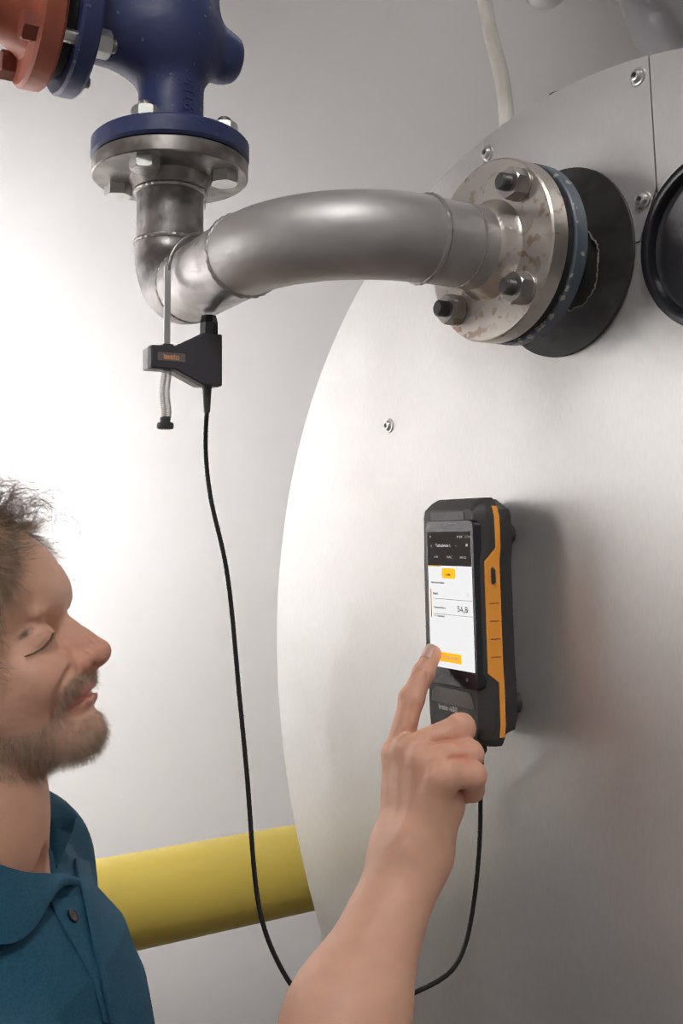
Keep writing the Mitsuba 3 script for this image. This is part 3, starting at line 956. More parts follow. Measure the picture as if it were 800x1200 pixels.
def head_lines():
    global _lines
    if _lines is None:
        def along(L, off):
            q = np.array([hs(*xy, off) for xy in dense(L)])
            return gaussian_filter(q, (1.0, 0), mode='nearest')
        _lines = [(along(LID, .0006), .0012, .0010), (along(FOLD, .0034), .0031, .0032)] + [(along(L, .0009), .0010, .0009) for L in CROW]
    return _lines


EAR = (-62, 765)


def head_sdf(p0):
    f = face_sdf(p0)
    p = mirror(p0)
    near = np.nonzero((p[:, 0] > hp(-12, 800)[0]) & (np.abs(f) < .012))[0]
    if len(near):
        pn, fn_ = p[near], f[near]
        for q0, q1 in zip(SLIT[:-1], SLIT[1:]):
            fn_ = smax(fn_, -s_cone(pn, hp(*q0[:3]), hp(*q1[:3]), q0[3], q1[3]), .0015)
        for L, r, k in head_lines():
            for q0, q1 in zip(L[:-1], L[1:]):
                fn_ = smax(fn_, -s_cone(pn, q0, q1, r, r), k)
        f[near] = fn_
    # ear: a tilted bowl with a rim
    ec = hp(*EAR, .074)
    e = s_ell(p, ec, (.019, .006, .031))
    t = np.linspace(-2.2, 2.6, 9)
    rim = [ec + np.array([.017 * math.cos(x) - .002, -.007, .029 * math.sin(x) + .001]) for x in t]
    for q0, q1 in zip(rim[:-1], rim[1:]):
        e = smin(e, s_cone(p, q0, q1, .0036, .0036), .003)
    e = smax(e, -s_ell(p, ec + np.array([.002, -.008, -.001]), (.009, .006, .014)), .004)
    return smin(f, e, .006)


NECK0, NECK1 = hp(-48, 850), hp(-52, 1020)
SH_N, SH_F = np.array([-.325, .635, 1.350]), np.array([-.270, .965, 1.345])      # near and far shoulder
LAT = (SH_F - SH_N) / np.linalg.norm(SH_F - SH_N)
CHN = np.cross(LAT, [0, 0, 1.0])
CHN /= np.linalg.norm(CHN)
CHN = CHN if CHN[0] > 0 else -CHN                   # chest looks along this
ZT = np.array([.80, .90, .98, 1.10, 1.20, 1.28, 1.33, 1.37, 1.40])
AXA = np.interp
SEC = dict(a=[-.262, -.262, -.262, -.255, -.245, -.257, -.268, -.280, -.288], d=[.10, .105, .110, .114, .118, .113, .106, .088, .062], w=[.165, .165, .155, .150, .160, .166, .150, .115, .070])


def torso_sdf(p, grow=0.0):
    z = p[:, 2]
    ca = np.interp(z, ZT, SEC['a'])
    dd = np.interp(z, ZT, SEC['d'])
    ww = np.interp(z, ZT, SEC['w'])
    q = p - np.array([0, .80, 0])
    q = np.c_[q[:, 0] - ca, q[:, 1]]
    u = (q @ CHN[:2]) / dd
    v = (q @ LAT[:2]) / ww
    e = 2.3
    f = ((np.abs(u) ** e + np.abs(v) ** e) ** (1 / e) - 1) * np.minimum(dd, ww)
    f = smax(f, z - 1.385, .03)
    f = smax(f, .86 - z, .01)
    mid = (SH_N + SH_F) / 2
    for s in (SH_N, SH_F):
        f = smin(f, s_cone(p, mid + (s - mid) * .35 + np.array([0, 0, .012]), s, .058, .056), .04)
    return f - grow


CLAV = [hp(40, 1010), hp(-10, 1018, .06)]


def trunk_sdf(p):
    f = torso_sdf(p)
    n = s_cone(p, NECK0, NECK1, .0590, .0630)
    n = smin(n, s_cone(p, hp(-40, 960), SH_N + np.array([0, .09, .03]), .045, .03), .04)
    n = smin(n, s_cone(p, hp(-40, 960), SH_F + np.array([0, -.09, .03]), .045, .03), .04)
    f = smin(f, n, .03)
    # the two tendons that meet at the notch of the breastbone
    for c in (-1, 1):
        f = smin(f, s_cone(p, hp(-50, 880, .050 * c), hp(32, 1006, .010 * c), .0135, .0090), .007)
    f = smax(f, -s_ball(p, hp(47, 1012), .010), .012)
    return f


def part_of(p, fn, lo, hi):
    """fn where p lies in the box, far outside elsewhere."""
    f = np.full(len(p), .2)
    k = np.nonzero(((p > lo) & (p < hi)).all(1))[0]
    if len(k):
        f[k] = fn(p[k])
    return f


def skin_sdf(p):
    f = part_of(p, trunk_sdf, (-.50, .50, .80), (0, 1.20, 1.50))
    f = smin(f, part_of(p, head_sdf, (-.50, .60, 1.34), (0, 1.0, 1.80)), .012)
    f = np.minimum(f, part_of(p, arm_sdf, (-.42, .50, 1.08), (.30, .93, 1.62)))
    return np.minimum(f, part_of(p, left_sdf, (-.40, .80, .60), (-.08, 1.2, 1.46)))


# --- right arm and pointing hand
def own(x, y, d):
    return pt(x, y, d)


TIPW = np.array([0.0, 0, 0])
r_ = FWD + (507 - CX) / F_PX * RIGHT + (CY - 766) / F_PX * UP
TIP = to_own(EYE + r_ * ((-.0628 - .0074 - EYE[1]) / r_[1]))
IDX = [(own(466, 884, .804), .0108), (own(482, 819, .811), .0094), (own(496, 789, .822), .0083), (TIP, .0072)]
MID = [(own(480, 879, .785), .0114), (own(540, 853, .787), .0103), (own(530, 869, .802), .0090), (own(509, 884, .805), .0078)]
RIN = [(own(497, 891, .767), .0112), (own(550, 884, .775), .0099), (own(544, 902, .798), .0088), (own(522, 906, .800), .0076)]
PIN = [(own(519, 909, .750), .0106), (own(554, 908, .757), .0092), (own(553, 925, .776), .0083), (own(541, 931, .790), .0075)]
THB = [(own(492, 975, .800), .0140), (own(500, 935, .818), .0118), (own(510, 905, .818), .0100), (own(520, 890, .812), .0085)]
WR = [own(470, 1003, .781), own(490, 1006, .770)]
ELB = np.array([-.036, .655, 1.205])


def chain(p, C, k=.004):
    f = None
    for (a, ra), (b, rb) in zip(C[:-1], C[1:]):
        g = s_cone(p, a, b, ra, rb)
        f = g if f is None else smin(f, g, k)
    for (a, ra) in C[1:-1]:
        f = smin(f, s_ball(p, a, ra * 1.05), .003)
    return f


def hand_sdf(p):
    # back of the hand
    bases = [own(466, 985, .790), own(477, 987, .781), own(488, 988, .773), own(496, 984, .765)]
    f = None
    for b, C, r0 in zip(bases, (IDX, MID, RIN, PIN), (.0150, .0145, .0145, .0150)):
        g = s_cone(p, b, C[0][0], r0, C[0][1] + .0010)
        f = g if f is None else smin(f, g, .009)
    f = smin(f, s_cone(p, own(522, 944, .768), own(512, 968, .766), .0145, .0150), .010)
    f = smin(f, s_cone(p, own(497, 950, .806), own(496, 985, .790), .0165, .0160), .02)
    # knuckles and tendons
    for C in (IDX, MID, RIN, PIN):
        f = smin(f, s_ball(p, C[0][0], C[0][1] + .0012), .006)
    out = np.array([-.55, -.80, .20])
    out /= np.linalg.norm(out)
    for b, C, h in zip(bases, (IDX, MID, RIN), (.0134, .0132, .0128)):
        f = smin(f, s_cone(p, b + out * h, C[0][0] + out * .0098, .0022, .0030), .004)
    for C in (IDX, MID, RIN, PIN):
        f = smin(f, chain(p, C), .0022)
    f = smin(f, chain(p, THB), .006)
    near = np.nonzero(np.abs(f) < .008)[0] if _creases else []
    if len(near):
        pn, fn_ = p[near], f[near]
        for L, r, k in _creases:
            for q0, q1 in zip(L[:-1], L[1:]):
                fn_ = smax(fn_, -s_cone(pn, q0, q1, r, r), k)
        f[near] = fn_
    return f


_creases = []


def hand_creases():
    """The folds between the fingers and over the middle joint of the pointing finger."""
    out = []
    for L, r, k in (([(499, 848), (482, 857), (468, 865)], .0014, .003), ([(560, 872), (540, 870), (520, 869), (498, 873), (486, 880)], .0016, .003), ([(564, 895), (545, 890), (525, 889), (510, 893), (504, 902)], .0016, .003),
                    ([(471, 814), (483, 810)], .0011, .0014), ([(469, 820), (483, 817)], .0011, .0014), ([(486, 788), (496, 784)], .0009, .0012)):
        q = []
        for x, y in dense(L):
            ds = np.linspace(.70, .90, 401)
            P = np.array([own(x, y, 1.0)]) * ds[:, None]
            P[:, 2] = EYE[2] + ds * (own(x, y, 1.0)[2] - EYE[2])
            f = hand_sdf(P)
            i = np.nonzero(f < 0)[0]
            if len(i):
                q.append(P[i[0]] - (P[-1] - P[0]) / np.linalg.norm(P[-1] - P[0]) * r * .45)
        out.append((np.array(q), r, k))
    return out


_creases = hand_creases()
SHL = SH_N + np.array([.01, .0, -.005])


_hj = np.array([q for C in (IDX, MID, RIN, PIN, THB) for q, _ in C] + WR)
HLO, HHI = _hj.min(0) - .05, _hj.max(0) + .05


def arm_sdf(p):
    f = part_of(p, hand_sdf, HLO, HHI)
    w = s_cone(p, WR[0], WR[1], .0180, .0180)
    w = smin(w, s_ball(p, own(478, 992, .757), .0090), .010)
    f = smin(f, w, .022)
    m1, m2 = own(400, 1203, .722), own(410, 1196, .720)
    f = smin(f, s_cone(p, WR[0], m1, .0178, .0318), .02)
    f = smin(f, s_cone(p, WR[1], m2, .0178, .0318), .02)
    f = smin(f, s_cone(p, (m1 + m2) / 2, ELB, .0370, .0390), .03)
    return smin(f, s_cone(p, ELB, SHL, .0400, .0500), .03)


# --- left arm, hanging
ELF = np.array([-.275, 1.02, 1.075])
WRF = np.array([-.235, 1.02, .835])


def left_sdf(p):
    f = s_cone(p, SH_F, ELF, .050, .040)
    f = smin(f, s_cone(p, ELF, WRF, .040, .026), .03)
    f = smin(f, s_cone(p, WRF, WRF + np.array([.015, -.004, -.085]), .026, .030), .02)
    for k in range(4):
        b = WRF + np.array([.044 - .021 * k, -.004, -.092])
        L = (.040, .046, .042, .032)[k]
        C = [(b, .0098), (b + np.array([.004, -.006, -L]), .0090), (b + np.array([.002, -.018, -L - .024]), .0080), (b + np.array([-.002, -.030, -L - .040]), .0070)]
        f = smin(f, chain(p, C), .004)
    C = [(WRF + np.array([.030, -.010, -.040]), .013), (WRF + np.array([.052, -.024, -.075]), .0105), (WRF + np.array([.052, -.034, -.105]), .009)]
    return smin(f, chain(p, C), .008)


SCALP = Polygon([hp(*q)[[0, 2]] for q in [(22, 610), (16, 636), (20, 662), (13, 690), (0, 712), (-12, 740), (-22, 770), (-34, 800), (-46, 800), (-48, 745), (-82, 735), (-96, 790), (-130, 850), (-210, 850), (-230, 560), (-60, 540), (20, 560)]])


def skin_color(P):
    """Vertex colours of the skin in his own axes."""
    x = P[:, 0]
    base = np.array([.68, .385, .27])
    c = np.tile(base, (len(P), 1))
    n = meshkit.fbm(P * 60, 3)[:, None]
    c = c * (.90 + .20 * n)
    red = np.array([.66, .28, .20])

    def blend(c, col, w):
        return c * (1 - w[:, None]) + col * w[:, None]

    q = mirror(P)
    for cen, r, w in ((hp(118, 764), .020, .55), (hp(92, 776, .012), .016, .5), (hp(50, 800, .04), .03, .25)):
        c = blend(c, red, w * np.exp(-(np.linalg.norm(q - cen, axis=1) / r) ** 2))
    lip = np.full(len(P), 1.0)
    for L, s in ((UPL, .001), (LOL, .0005)):
        for q0, q1 in zip(L[:-1], L[1:]):
            lip = np.minimum(lip, s_cone(q, hp(*q0[:3]), hp(*q1[:3]), q0[3] + s, q1[3] + s))
    c = blend(c, np.array([.56, .20, .17]), .8 * np.clip(1 - lip / .0012, 0, 1) * (P[:, 2] > 1.3) * (np.abs(P[:, 1] - HD) < .03))
    for C in (IDX, MID, RIN, PIN):
        for k, (q0, r0) in enumerate(C[:3]):
            c = blend(c, red, .28 * np.exp(-(np.linalg.norm(P - q0, axis=1) / .016) ** 2))
    c = blend(c, red, .22 * np.exp(-(np.linalg.norm(P - TIP, axis=1) / .018) ** 2))
    c = blend(c, np.array([.40, .26, .19]), .25 * beard_weight(P))
    sd = shapely.distance(shapely.points(flat(P)), SCALP)
    c = blend(c, np.array([.30, .20, .14]), .7 * np.clip(1 - sd / .006, 0, 1) * (P[:, 2] > hp(0, 850)[2]))
    return np.clip(c, 0, 1)


BZ = Polygon([hp(*q)[[0, 2]] for q in [(113, 834), (132, 846), (130, 870), (110, 894), (70, 904), (30, 912), (-30, 915), (-60, 880), (-52, 800), (-38, 800), (-28, 850), (0, 868), (30, 862), (52, 852), (62, 838), (66, 822), (73, 822), (70, 838), (78, 846), (92, 846), (100, 840)]])
MZ = Polygon([hp(*q)[[0, 2]] for q in [(108, 784), (114, 790), (113, 801), (103, 800), (88, 812), (77, 827), (73, 836), (66, 830), (72, 808), (84, 794), (96, 788)]])


def beard_weight(P):
    m = np.maximum(np.clip(1 - shapely.distance(shapely.points(flat(P)), BZ) / .004, 0, 1), np.clip(1 - shapely.distance(shapely.points(flat(P)), MZ) / .002, 0, 1))
    return m * (P[:, 2] > hp(0, 920)[2]) * (np.abs(P[:, 1] - HD) < .09) * (P[:, 0] > -.38)


scene['skin'] = {'type': 'twosided', 'bsdf': {'type': 'bumpmap', 'scale': .0005, 'tex': mikit.proc(lambda p, n, uv: mikit.fbm(p.x * 300, p.y * 300, p.z * 300) + .5 * mikit.noise(p.x * 1500, p.y * 1500, p.z * 1500), .0006),
                 'bsdf': {'type': 'principled', 'base_color': {'type': 'mesh_attribute', 'name': 'vertex_color'}, 'roughness': .48, 'specular': .42}}}
cloth_bump = (lambda p, n, uv: mikit.noise(p.x * 700, p.y * 700, p.z * 900), .0004, .0008)
mat('shirt_cloth', mikit.proc(lambda p, n, uv: mikit.mix((.017, .078, .132), (.026, .102, .166), mikit.noise(p.x * 620, p.y * 620, p.z * 800))), .85, spec=.2, bump=cloth_bump, sheen=.35)
mat('trouser_cloth', (.03, .03, .035), .9, spec=.2)
mat('shoe_leather', (.02, .016, .013), .5)
mat('button_plastic', (.008, .010, .014), .25)
mat('hair_brown', (.27, .20, .14), .5)
mat('hair_light', (.52, .43, .33), .5)
mat('hair_dark', (.14, .10, .07), .5)
mat('nail', (.62, .40, .33), .3)
mat('teeth', (.75, .72, .66), .25)

man = 'person'
_used.add(man)
labels[man] = {'label': 'man with grey-brown curly hair and stubble beard in a blue polo shirt, pointing', 'category': 'person'}
skin_m = mesh_sdf(skin_sdf, (-.48, .572, .655), (.19, 1.10, 1.73), .00172)
col = skin_color(np.asarray(skin_m.vertices))
scene[man] = mikit.ply(world_mesh(skin_m), 'skin', smooth=True, color=col)

# --- shirt
CF = hp(47, 1000)                                   # where the collar meets over the notch


def surf(h, s, fn, start=.30):
    """The point of fn's surface on the chest at height h, s metres across from the middle line (towards the camera side +)."""
    o = np.array([np.interp(h, ZT, SEC['a']), .80, h]) - LAT * s
    ts = np.linspace(start, 0, 301)
    f = fn(o + ts[:, None] * CHN)
    k = np.nonzero(f < 0)[0]
    return o + CHN * (ts[k[0]] if len(k) else .1)


def shirt_body(p):
    f = torso_sdf(p, .007)
    tr = s_cone(p, hp(-52, 985), SH_N + np.array([0, .07, .03]), .052, .045)
    tr = smin(tr, s_cone(p, hp(-52, 985), SH_F + np.array([0, -.07, .03]), .052, .045), .03)
    f = smin(f, tr - .004, .03)
    # sleeves
    a0, a1 = SHL, SHL + (ELB - SHL) * .72
    sl = s_cone(p, a0, a1, .060, .062)
    sl = smax(sl, (p - a1) @ ((ELB - SHL) / np.linalg.norm(ELB - SHL)), .004)
    f = smin(f, sl, .035)
    a0, a1 = SH_F, SH_F + (ELF - SH_F) * .75
    sl = s_cone(p, a0, a1, .058, .060)
    sl = smax(sl, (p - a1) @ ((ELF - SH_F) / np.linalg.norm(ELF - SH_F)), .004)
    f = smin(f, sl, .03)
    # soft folds that run from the armpit over the chest
    w = np.sin((p[:, 2] * 1.0 + p[:, 0] * .9 - (p[:, 1] - .8) * .9) * 95 + 3 * meshkit.noise(p * 9, 4))
    amp = np.clip((.76 - p[:, 1]) / .12, 0, 1) * np.clip((1.36 - p[:, 2]) / .1, 0, 1) * .0028 + .0007
    f = f - amp * w
    return f


NK = hp(-50, 985)


def hit(x, y, fn, d0=.55, d1=1.02):
    """Where the sight line through x, y first meets fn's surface."""
    ds = np.linspace(d0, d1, 471)
    r = FWD + (x - CX) / F_PX * RIGHT + (CY - y) / F_PX * UP
    r = np.array([r @ ASIDE, r @ AHEAD, r[2]]) / (r @ AHEAD)
    P = np.array([0, 0, EYE[2]]) + ds[:, None] * r
    k = np.nonzero(fn(P) < 0)[0]
    return P[k[0]] if len(k) else P[-1]


def normal(p, fn, e=.002):
    n = np.array([(fn((p + e * v)[None]) - fn((p - e * v)[None]))[0] for v in np.eye(3)])
    return n / np.linalg.norm(n)


APEX = hit(76, 1046, shirt_body)                    # foot of the open neck
GAP = [hit(x, y, shirt_body) for x, y in ((76, 1046), (92, 1072), (96, 1098), (107, 1130), (117, 1165), (124, 1200), (140, 1290))]


def shirt_sdf(p):
    f = shirt_body(p)
    # neck opening: round the neck, and the open V down the front
    n = s_cone(p, NECK0 + np.array([0, 0, .03]), hp(-48, 1012), .066, .068)
    vt = hp(18, 962)
    ax = APEX - vt
    t = np.clip((p[:, 2] - vt[2]) / ax[2], 0, 1)
    lat = np.abs((p - vt) @ LAT - t * (ax @ LAT))
    v = np.maximum(lat - .052 * (1 - t), APEX[2] - p[:, 2])
    v = np.maximum(v, hp(-40, 985)[0] - p[:, 0])
    for q0, q1 in zip(GAP[:-1], GAP[1:]):
        f = smax(f, -s_cone(p, q0, q1, .0022, .0022), .002)
    return smax(f, -np.minimum(n, v), .004)


sh = mesh_sdf(shirt_sdf, (-.47, .545, .84), (.04, 1.12, 1.48), .0024)
sh = max(sh.split(only_watertight=False), key=lambda m: len(m.faces))
shirt = obj('shirt', world_mesh(sh), 'shirt_cloth', man, smooth=True, label='dark teal blue short-sleeved polo shirt')


def sheet(rows, thick):
    """A cloth sheet through a grid of points (rows x cols x 3), smoothed, with thickness."""
    from scipy.interpolate import CubicSpline
    A = np.asarray(rows, float)
    A = CubicSpline(np.linspace(0, 1, A.shape[1]), A, axis=1)(np.linspace(0, 1, 60))
    if A.shape[0] > 2:
        A = CubicSpline(np.linspace(0, 1, A.shape[0]), A, axis=0)(np.linspace(0, 1, 26))
    du, dv = np.gradient(A, axis=0), np.gradient(A, axis=1)
    n = np.cross(du, dv)
    n /= np.linalg.norm(n, axis=-1, keepdims=True) + 1e-12
    a, b = A - n * thick / 2, A + n * thick / 2
    R, C = A.shape[:2]
    v = np.vstack([a.reshape(-1, 3), b.reshape(-1, 3)])
    f = []
    N = R * C
    for i in range(R - 1):
        for j in range(C - 1):
            k = i * C + j
            f += [[k, k + 1, k + C + 1], [k, k + C + 1, k + C], [N + k, N + k + C + 1, N + k + 1], [N + k, N + k + C, N + k + C + 1]]
    edge = [i * C for i in range(R)] + [(R - 1) * C + j for j in range(1, C)] + [i * C + C - 1 for i in range(R - 2, -1, -1)] + [j for j in range(C - 2, 0, -1)]
    for k in range(len(edge)):
        p, q = edge[k], edge[(k + 1) % len(edge)]
        f += [[p, q, N + q], [p, N + q, N + p]]
    m = trimesh.Trimesh(v, f, process=False)
    m.fix_normals()
    return m


# collar: columns go round the neck from the near front point, behind the nape, to the far front point
def col_pts(L):
    return [pt(*q) for q in L]


def on_shirt(x, y, off):
    q = hit(x, y, shirt_body)
    return q + normal(q, shirt_body) * off


back_fold = col_pts([(-70, 985, .722), (-125, 950, .765), (-140, 935, .82), (-95, 935, .878), (-20, 935, .884)])
back_leaf = col_pts([(-100, 1060, .680), (-185, 1005, .745), (-200, 985, .83), (-125, 970, .915), (-30, 950, .925)])
back_stand = col_pts([(-60, 1020, .745), (-110, 990, .775), (-120, 980, .82), (-85, 985, .862), (-20, 990, .866)])
fold = [on_shirt(86, 1042, .008), on_shirt(42, 1033, .011), on_shirt(0, 1020, .012)] + back_fold + col_pts([(24, 938, .872), (48, 945, .862), (60, 962, .853)]) + [on_shirt(76, 982, .010) * .5 + pt(76, 980, .848) * .5]
leaf = [on_shirt(84, 1046, .006), on_shirt(46, 1076, .009), on_shirt(-4, 1118, .010)] + back_leaf + col_pts([(20, 925, .915), (56, 928, .900), (82, 946, .888), (88, 958, .876)])
stand = [on_shirt(84, 1056, .001), on_shirt(50, 1052, .001), on_shirt(0, 1042, .002)] + back_stand + col_pts([(20, 975, .862), (40, 972, .856), (52, 992, .850)]) + [on_shirt(66, 1018, .001)]
midl = [(f * .5 + l * .5) + np.array([.001, -.001, .002]) for f, l in zip(fold, leaf)]
obj('collar', world_mesh(sheet([stand, [f * .82 + q * .18 for f, q in zip(fold, stand)], fold, [f * .85 + q * .15 for f, q in zip(fold, midl)], midl, leaf], .0026)), 'shirt_cloth', shirt, smooth=40)


def strip(L, R, lift, name, k=7):
    """A band of cloth lying on the shirt between two drawn edges."""
    rows = []
    for (x0, y0), (x1, y1) in zip(L, R):
        row = []
        for u in np.linspace(0, 1, k):
            q = hit(x0 + (x1 - x0) * u, y0 + (y1 - y0) * u, shirt_body)
            row.append(q + normal(q, shirt_body) * lift)
        rows.append(row)
    obj(name, world_mesh(sheet(np.array(rows), .0018)), 'shirt_cloth', shirt, smooth=40)


strip([(58, 1058), (70, 1084), (84, 1108), (97, 1132), (110, 1160), (120, 1196)], [(88, 1052), (93, 1078), (97, 1104), (106, 1130), (115, 1162), (124, 1200)], .0013, 'placket')
strip([(86, 1008), (92, 1040), (100, 1078), (106, 1110), (116, 1150), (126, 1200)], [(102, 1012), (106, 1045), (109, 1078), (114, 1110), (122, 1150), (131, 1200)], .0022, 'placket')


def button(x, y):
    c = hit(x, y, shirt_body)
    n0 = normal(c, shirt_body)
    c = c + n0 * .0024
    wv = to_world(c)
    nrm = to_world(c + n0) - wv
    k = obj('button', place(lathe([(0, 0), (.0052, 0), (.0056, .0008), (.0054, .0017), (.0046, .0019), (.0040, .0013), (0, .0012)], 28), wv, nrm), 'button_plastic', shirt, label='small dark button')
    for i in range(4):
        t = i * math.pi / 2 + .4
        fr_ = frame(nrm)
        obj('thread_hole', place(lathe([(0, 0), (.0006, 0), (.0006, .0004), (0, .0004)], 8), wv + .0014 * (math.cos(t) * fr_[0] + math.sin(t) * fr_[1]) + fr_[2] * .0011, nrm), 'dark_gap', k, smooth=False)


button(82, 1076)

# --- trousers, belt line and shoes (below the frame)
LEGN, LEGF = np.array([-.255, .72, .90]), np.array([-.235, .88, .90])


def trousers_sdf(p):
    f = s_ell(p, (-.258, .80, .90), (.128, .175, .13))
    for hip, s in ((LEGN, -1), (LEGF, 1)):
        kn_, an = hip + np.array([.015, .01 * s, -.41]), hip + np.array([-.03, .02 * s, -.83])
        f = smin(f, smin(s_cone(p, hip, kn_, .095, .068), s_cone(p, kn_, an, .068, .058), .03), .03)
    return smax(smax(f, p[:, 2] - .965, .006), .055 - p[:, 2], .004)


obj('trousers', world_mesh(mesh_sdf(trousers_sdf, (-.45, .56, .03), (-.05, 1.06, 1.0), .006)), 'trouser_cloth', man, smooth=True, label='dark trousers')
for hip, s in ((LEGN, -1), (LEGF, 1)):
    an = hip + np.array([-.03, .02 * s, -.83])

    def shoe(p, an=an):
        f = s_cone(p, [an[0] - .03, an[1], .045], [an[0] + .15, an[1], .035], .045, .036)
        f = smin(f, s_cone(p, [an[0], an[1], .05], [an[0], an[1], .10], .045, .045), .03)
        return smax(f, .001 - p[:, 2], .004)
    obj('shoe', world_mesh(mesh_sdf(shoe, (an[0] - .1, an[1] - .07, -.01), (an[0] + .22, an[1] + .07, .17), .004)), 'shoe_leather', man, smooth=True)

# --- nail, teeth
nd = (TIP - IDX[2][0])
nd /= np.linalg.norm(nd)
nn = np.array([-.78, -.62, .10])
nn -= nd * (nn @ nd)
nn /= np.linalg.norm(nn)
ns = np.cross(nd, nn)
rows = []
for u in np.linspace(-.0085, .0042, 7):
    rw = .0062 * (1 if u < .001 else math.sqrt(max(.1, 1 - ((u - .001) / .0048) ** 2)))
    rr_ = .0079 + (.0086 - .0074) * 0
    rows.append([TIP + nd * u + (rr_ - max(0, u) * .12) * (math.cos(x) * nn + math.sin(x) * ns) for x in np.linspace(-rw / .0078, rw / .0078, 7)])
obj('fingernail', world_mesh(sheet(np.array(rows), .0006)), 'nail', man, smooth=40)
tc = []
for x, y, c in ((102, 810, 0), (99, 811.5, .010), (90, 818.5, .0180), (80, 828, .0235)):
    tc.append((x, y, c))
tl = [hp(x - .8, y + d, c) for d in (-2.5,) for x, y, c in tc]
tl2 = [hp(x - 1.3, y + 2.2, c) for x, y, c in tc]
full = lambda L: [np.array([q[0], 2 * HD - q[1], q[2]]) for q in L[::-1]] + L[1:]      # noqa: E731
obj('teeth', world_mesh(sheet([full(tl), full(tl2)], .0015)), 'teeth', man, smooth=40)


# --- hair
def strands(paths, r0, r1):
    V, Fc, at = [], [], 0
    for p in paths:
        n = len(p)
        t = np.gradient(p, axis=0)
        t /= np.linalg.norm(t, axis=1, keepdims=True) + 1e-12
        a = np.cross(t, [.3, .5, .81])
        a /= np.linalg.norm(a, axis=1, keepdims=True) + 1e-12
        b = np.cross(t, a)
        r = np.linspace(r0, r1, n)[:, None]
        for k in range(3):
            x = k * 2 * math.pi / 3
            V.append(p + r * (math.cos(x) * a + math.sin(x) * b))
        i = np.arange(n - 1)
        for k in range(3):
            q, w = at + k * n + i, at + ((k + 1) % 3) * n + i
            Fc += [np.stack([q, w, w + 1], 1), np.stack([q, w + 1, q + 1], 1)]
        at += 3 * n
    return trimesh.Trimesh(np.vstack(V), np.vstack(Fc), process=False)


def wstrands(paths, r0, r1):
    return world_mesh(strands(paths, r0, r1))


hv = np.asarray(skin_m.vertices)
hn = np.asarray(skin_m.vertex_normals)
hk = (hv[:, 2] > hp(0, 930)[2]) & (hv[:, 0] < hp(160, 800)[0]) & (hv[:, 1] > .68)
hv, hn = hv[hk], hn[hk]


def pick(mask, n):
    idx = np.nonzero(mask)[0]
    k = rng.choice(idx, min(n, len(idx)), replace=False)
    return hv[k], hn[k]


hf = flat(hv)
inS = shapely.contains_xy(SCALP, hf[:, 0], hf[:, 1]) & (hv[:, 2] > hp(0, 860)[2])
back = np.array([-.93, 0, -.30])
for mkey, n, seed in (('hair_brown', 6500, 1), ('hair_light', 4200, 2), ('hair_dark', 3600, 3)):
    P, N = pick(inS, n)
    paths = []
    for p, nrm in zip(P, N):
        cl = np.array([meshkit.noise(p * 55, s) - .5 for s in (11, 12, 13)])
        top = np.clip((p[2] - hp(0, 650)[2]) / .05, 0, 1)
        L = (.020 + .002 * top) * (.6 + .6 * rng.random())
        d = nrm * (.30 + .15 * top) + back * (.50 - .15 * top) + cl * 1.35 + np.array([0, 0, -.25 * (1 - top)]) + rng.normal(0, .10, 3)
        d = d + np.clip((p[0] - hp(-45, 650)[0]) / .03, 0, 1) * (1 - top) * np.array([.75, 0, -.75])
        d /= np.linalg.norm(d)
        d = d + nrm * max(0.0, .32 - d @ nrm)
        d /= np.linalg.norm(d)
        cv = np.cross(d, cl + rng.normal(0, .1, 3))
        cv = cv - nrm * min(0.0, cv @ nrm)
        t = np.linspace(0, 1, 8)[:, None]
        paths.append(p - nrm * .001 + d * L * t + cv * L * 1.3 * t ** 2 + nrm * L * .25 * t ** 2 * (1 - top))
    obj('hair', wstrands(paths, .00019, .00009), mkey, man, smooth=True, label='short wavy grey-brown hair', kind='stuff')
# the loose curls over the forehead
paths = []
for k in range(170):
    x0, y0, c0 = rng.uniform(-40, 14), 0, rng.uniform(-.045, .045)
    p0 = hp(x0, np.interp(x0, [-40, 14], [585, 614]), c0)
    a0 = rng.normal(0, .25) + (1.15 if rng.random() < .7 else .6)
    turn = rng.choice([-1, -1, 1]) * rng.uniform(30, 70)
    L = rng.uniform(.028, .056)
    p, pth, ang = p0.copy(), [], a0
    for i in range(16):
        pth.append(p.copy())
        p = p + np.array([math.cos(ang), rng.normal(0, .15), math.sin(ang)]) * L / 16
        ang += turn * L / 16 * (.4 + i / 10)
    paths.append(np.array(pth))
obj('loose_curls', wstrands(paths, .00024, .00014), 'hair_dark', man, smooth=True, kind='stuff')
bw = beard_weight(hv)
for mkey, n in (('hair_brown', 1900), ('hair_light', 3200), ('hair_dark', 600)):
    P, N = pick((bw > .5) & (rng.random(len(bw)) < 1), n)
    paths = []
    for p, nrm in zip(P, N):
        d = nrm * .65 + np.array([.25, 0, -.75]) + rng.normal(0, .28, 3)
        d /= np.linalg.norm(d)
        L = rng.uniform(.0035, .0075)
        t = np.linspace(0, 1, 4)[:, None]
        paths.append(p - nrm * .0005 + d * L * t + np.array([0, 0, -.2]) * L * t ** 2)
    obj('beard', wstrands(paths, .00015, .00007), mkey, man, smooth=True, label='short grey-brown stubble beard', kind='stuff')
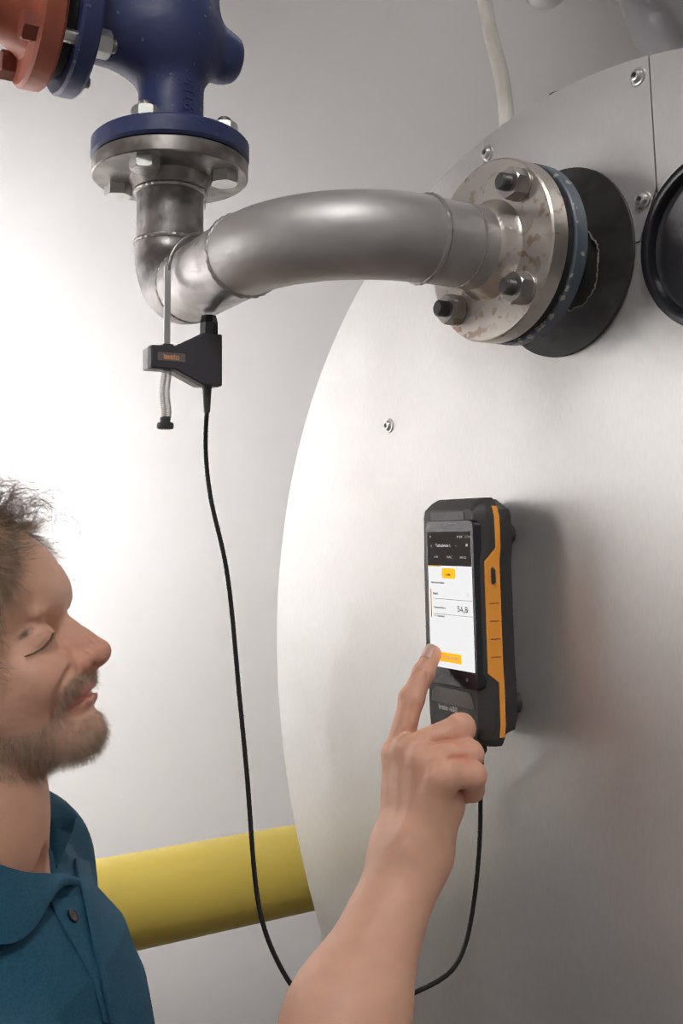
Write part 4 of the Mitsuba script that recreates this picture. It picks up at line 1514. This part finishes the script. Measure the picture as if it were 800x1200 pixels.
for s in (1, -1):
    paths = []
    for k in range(190):
        u = rng.random()
        x, y = np.interp(u, [0, .4, 1], [73, 52, 24]), np.interp(u, [0, .4, 1], [717, 727, 748]) + rng.normal(0, 2.2)
        p = hs(x, y, .0001, s)
        d = np.array([-.8, -s * .35, .1 - .5 * u]) + rng.normal(0, .18, 3)
        d /= np.linalg.norm(d)
        L = rng.uniform(.005, .009)
        t = np.linspace(0, 1, 4)[:, None]
        paths.append(p + d * L * t)
    obj('eyebrow', wstrands(paths, .00014, .00006), 'hair_dark', man, smooth=True, kind='stuff')
    paths = []
    for k in range(120):
        u = k / 119
        x, y = np.interp(u, np.linspace(0, 1, 5), [q[0] for q in LID]), np.interp(u, np.linspace(0, 1, 5), [q[1] + 1 for q in LID])
        p = hs(x, y, -.0006, s)
        t = np.linspace(0, 1, 5)[:, None]
        d = np.array([.6, -s * .8, -.35]) + rng.normal(0, .1, 3)
        paths.append(p + d / np.linalg.norm(d) * .0045 * t + np.array([.2, 0, .3]) * .006 * t ** 2)
    obj('eyelashes', wstrands(paths, .00015, .00006), 'hair_dark', man, smooth=True, kind='stuff')

# ------------------------------------------------------------------ sensor cable
cb = thing('sensor_cable', 'thin black cable hanging in a loop from the clamp probe to the instrument', 'cable')
cw = [(-.7465, -.2410, 1.7560), (-.7470, -.2415, 1.7440)] + [to_world(pt(*q)).tolist() for q in
      [(241, 530, .825), (248, 590, .825), (264, 660, .823), (279, 800, .818), (291, 930, .813), (303, 1060, .808), (322, 1120, .805), (352, 1168, .806), (395, 1196, .815), (440, 1190, .832), (480, 1166, .842), (530, 1136, .858), (553, 1070, .868), (562, 980, .870), (563, 920, .862)]] + [(-.6545, -.0360, 1.4720), (-.6545, -.0360, 1.4760)]
obj('cord', tube(spline(cw, 260), .0019, 12), 'cable_black', cb)
obj('plug', place(lathe([(0, 0), (.0030, 0), (.0042, .002), (.0045, .0105), (0, .0105)], 20), (-.6545, -.0360, 1.4722), (0, 0, 1)), 'cable_black', cb)
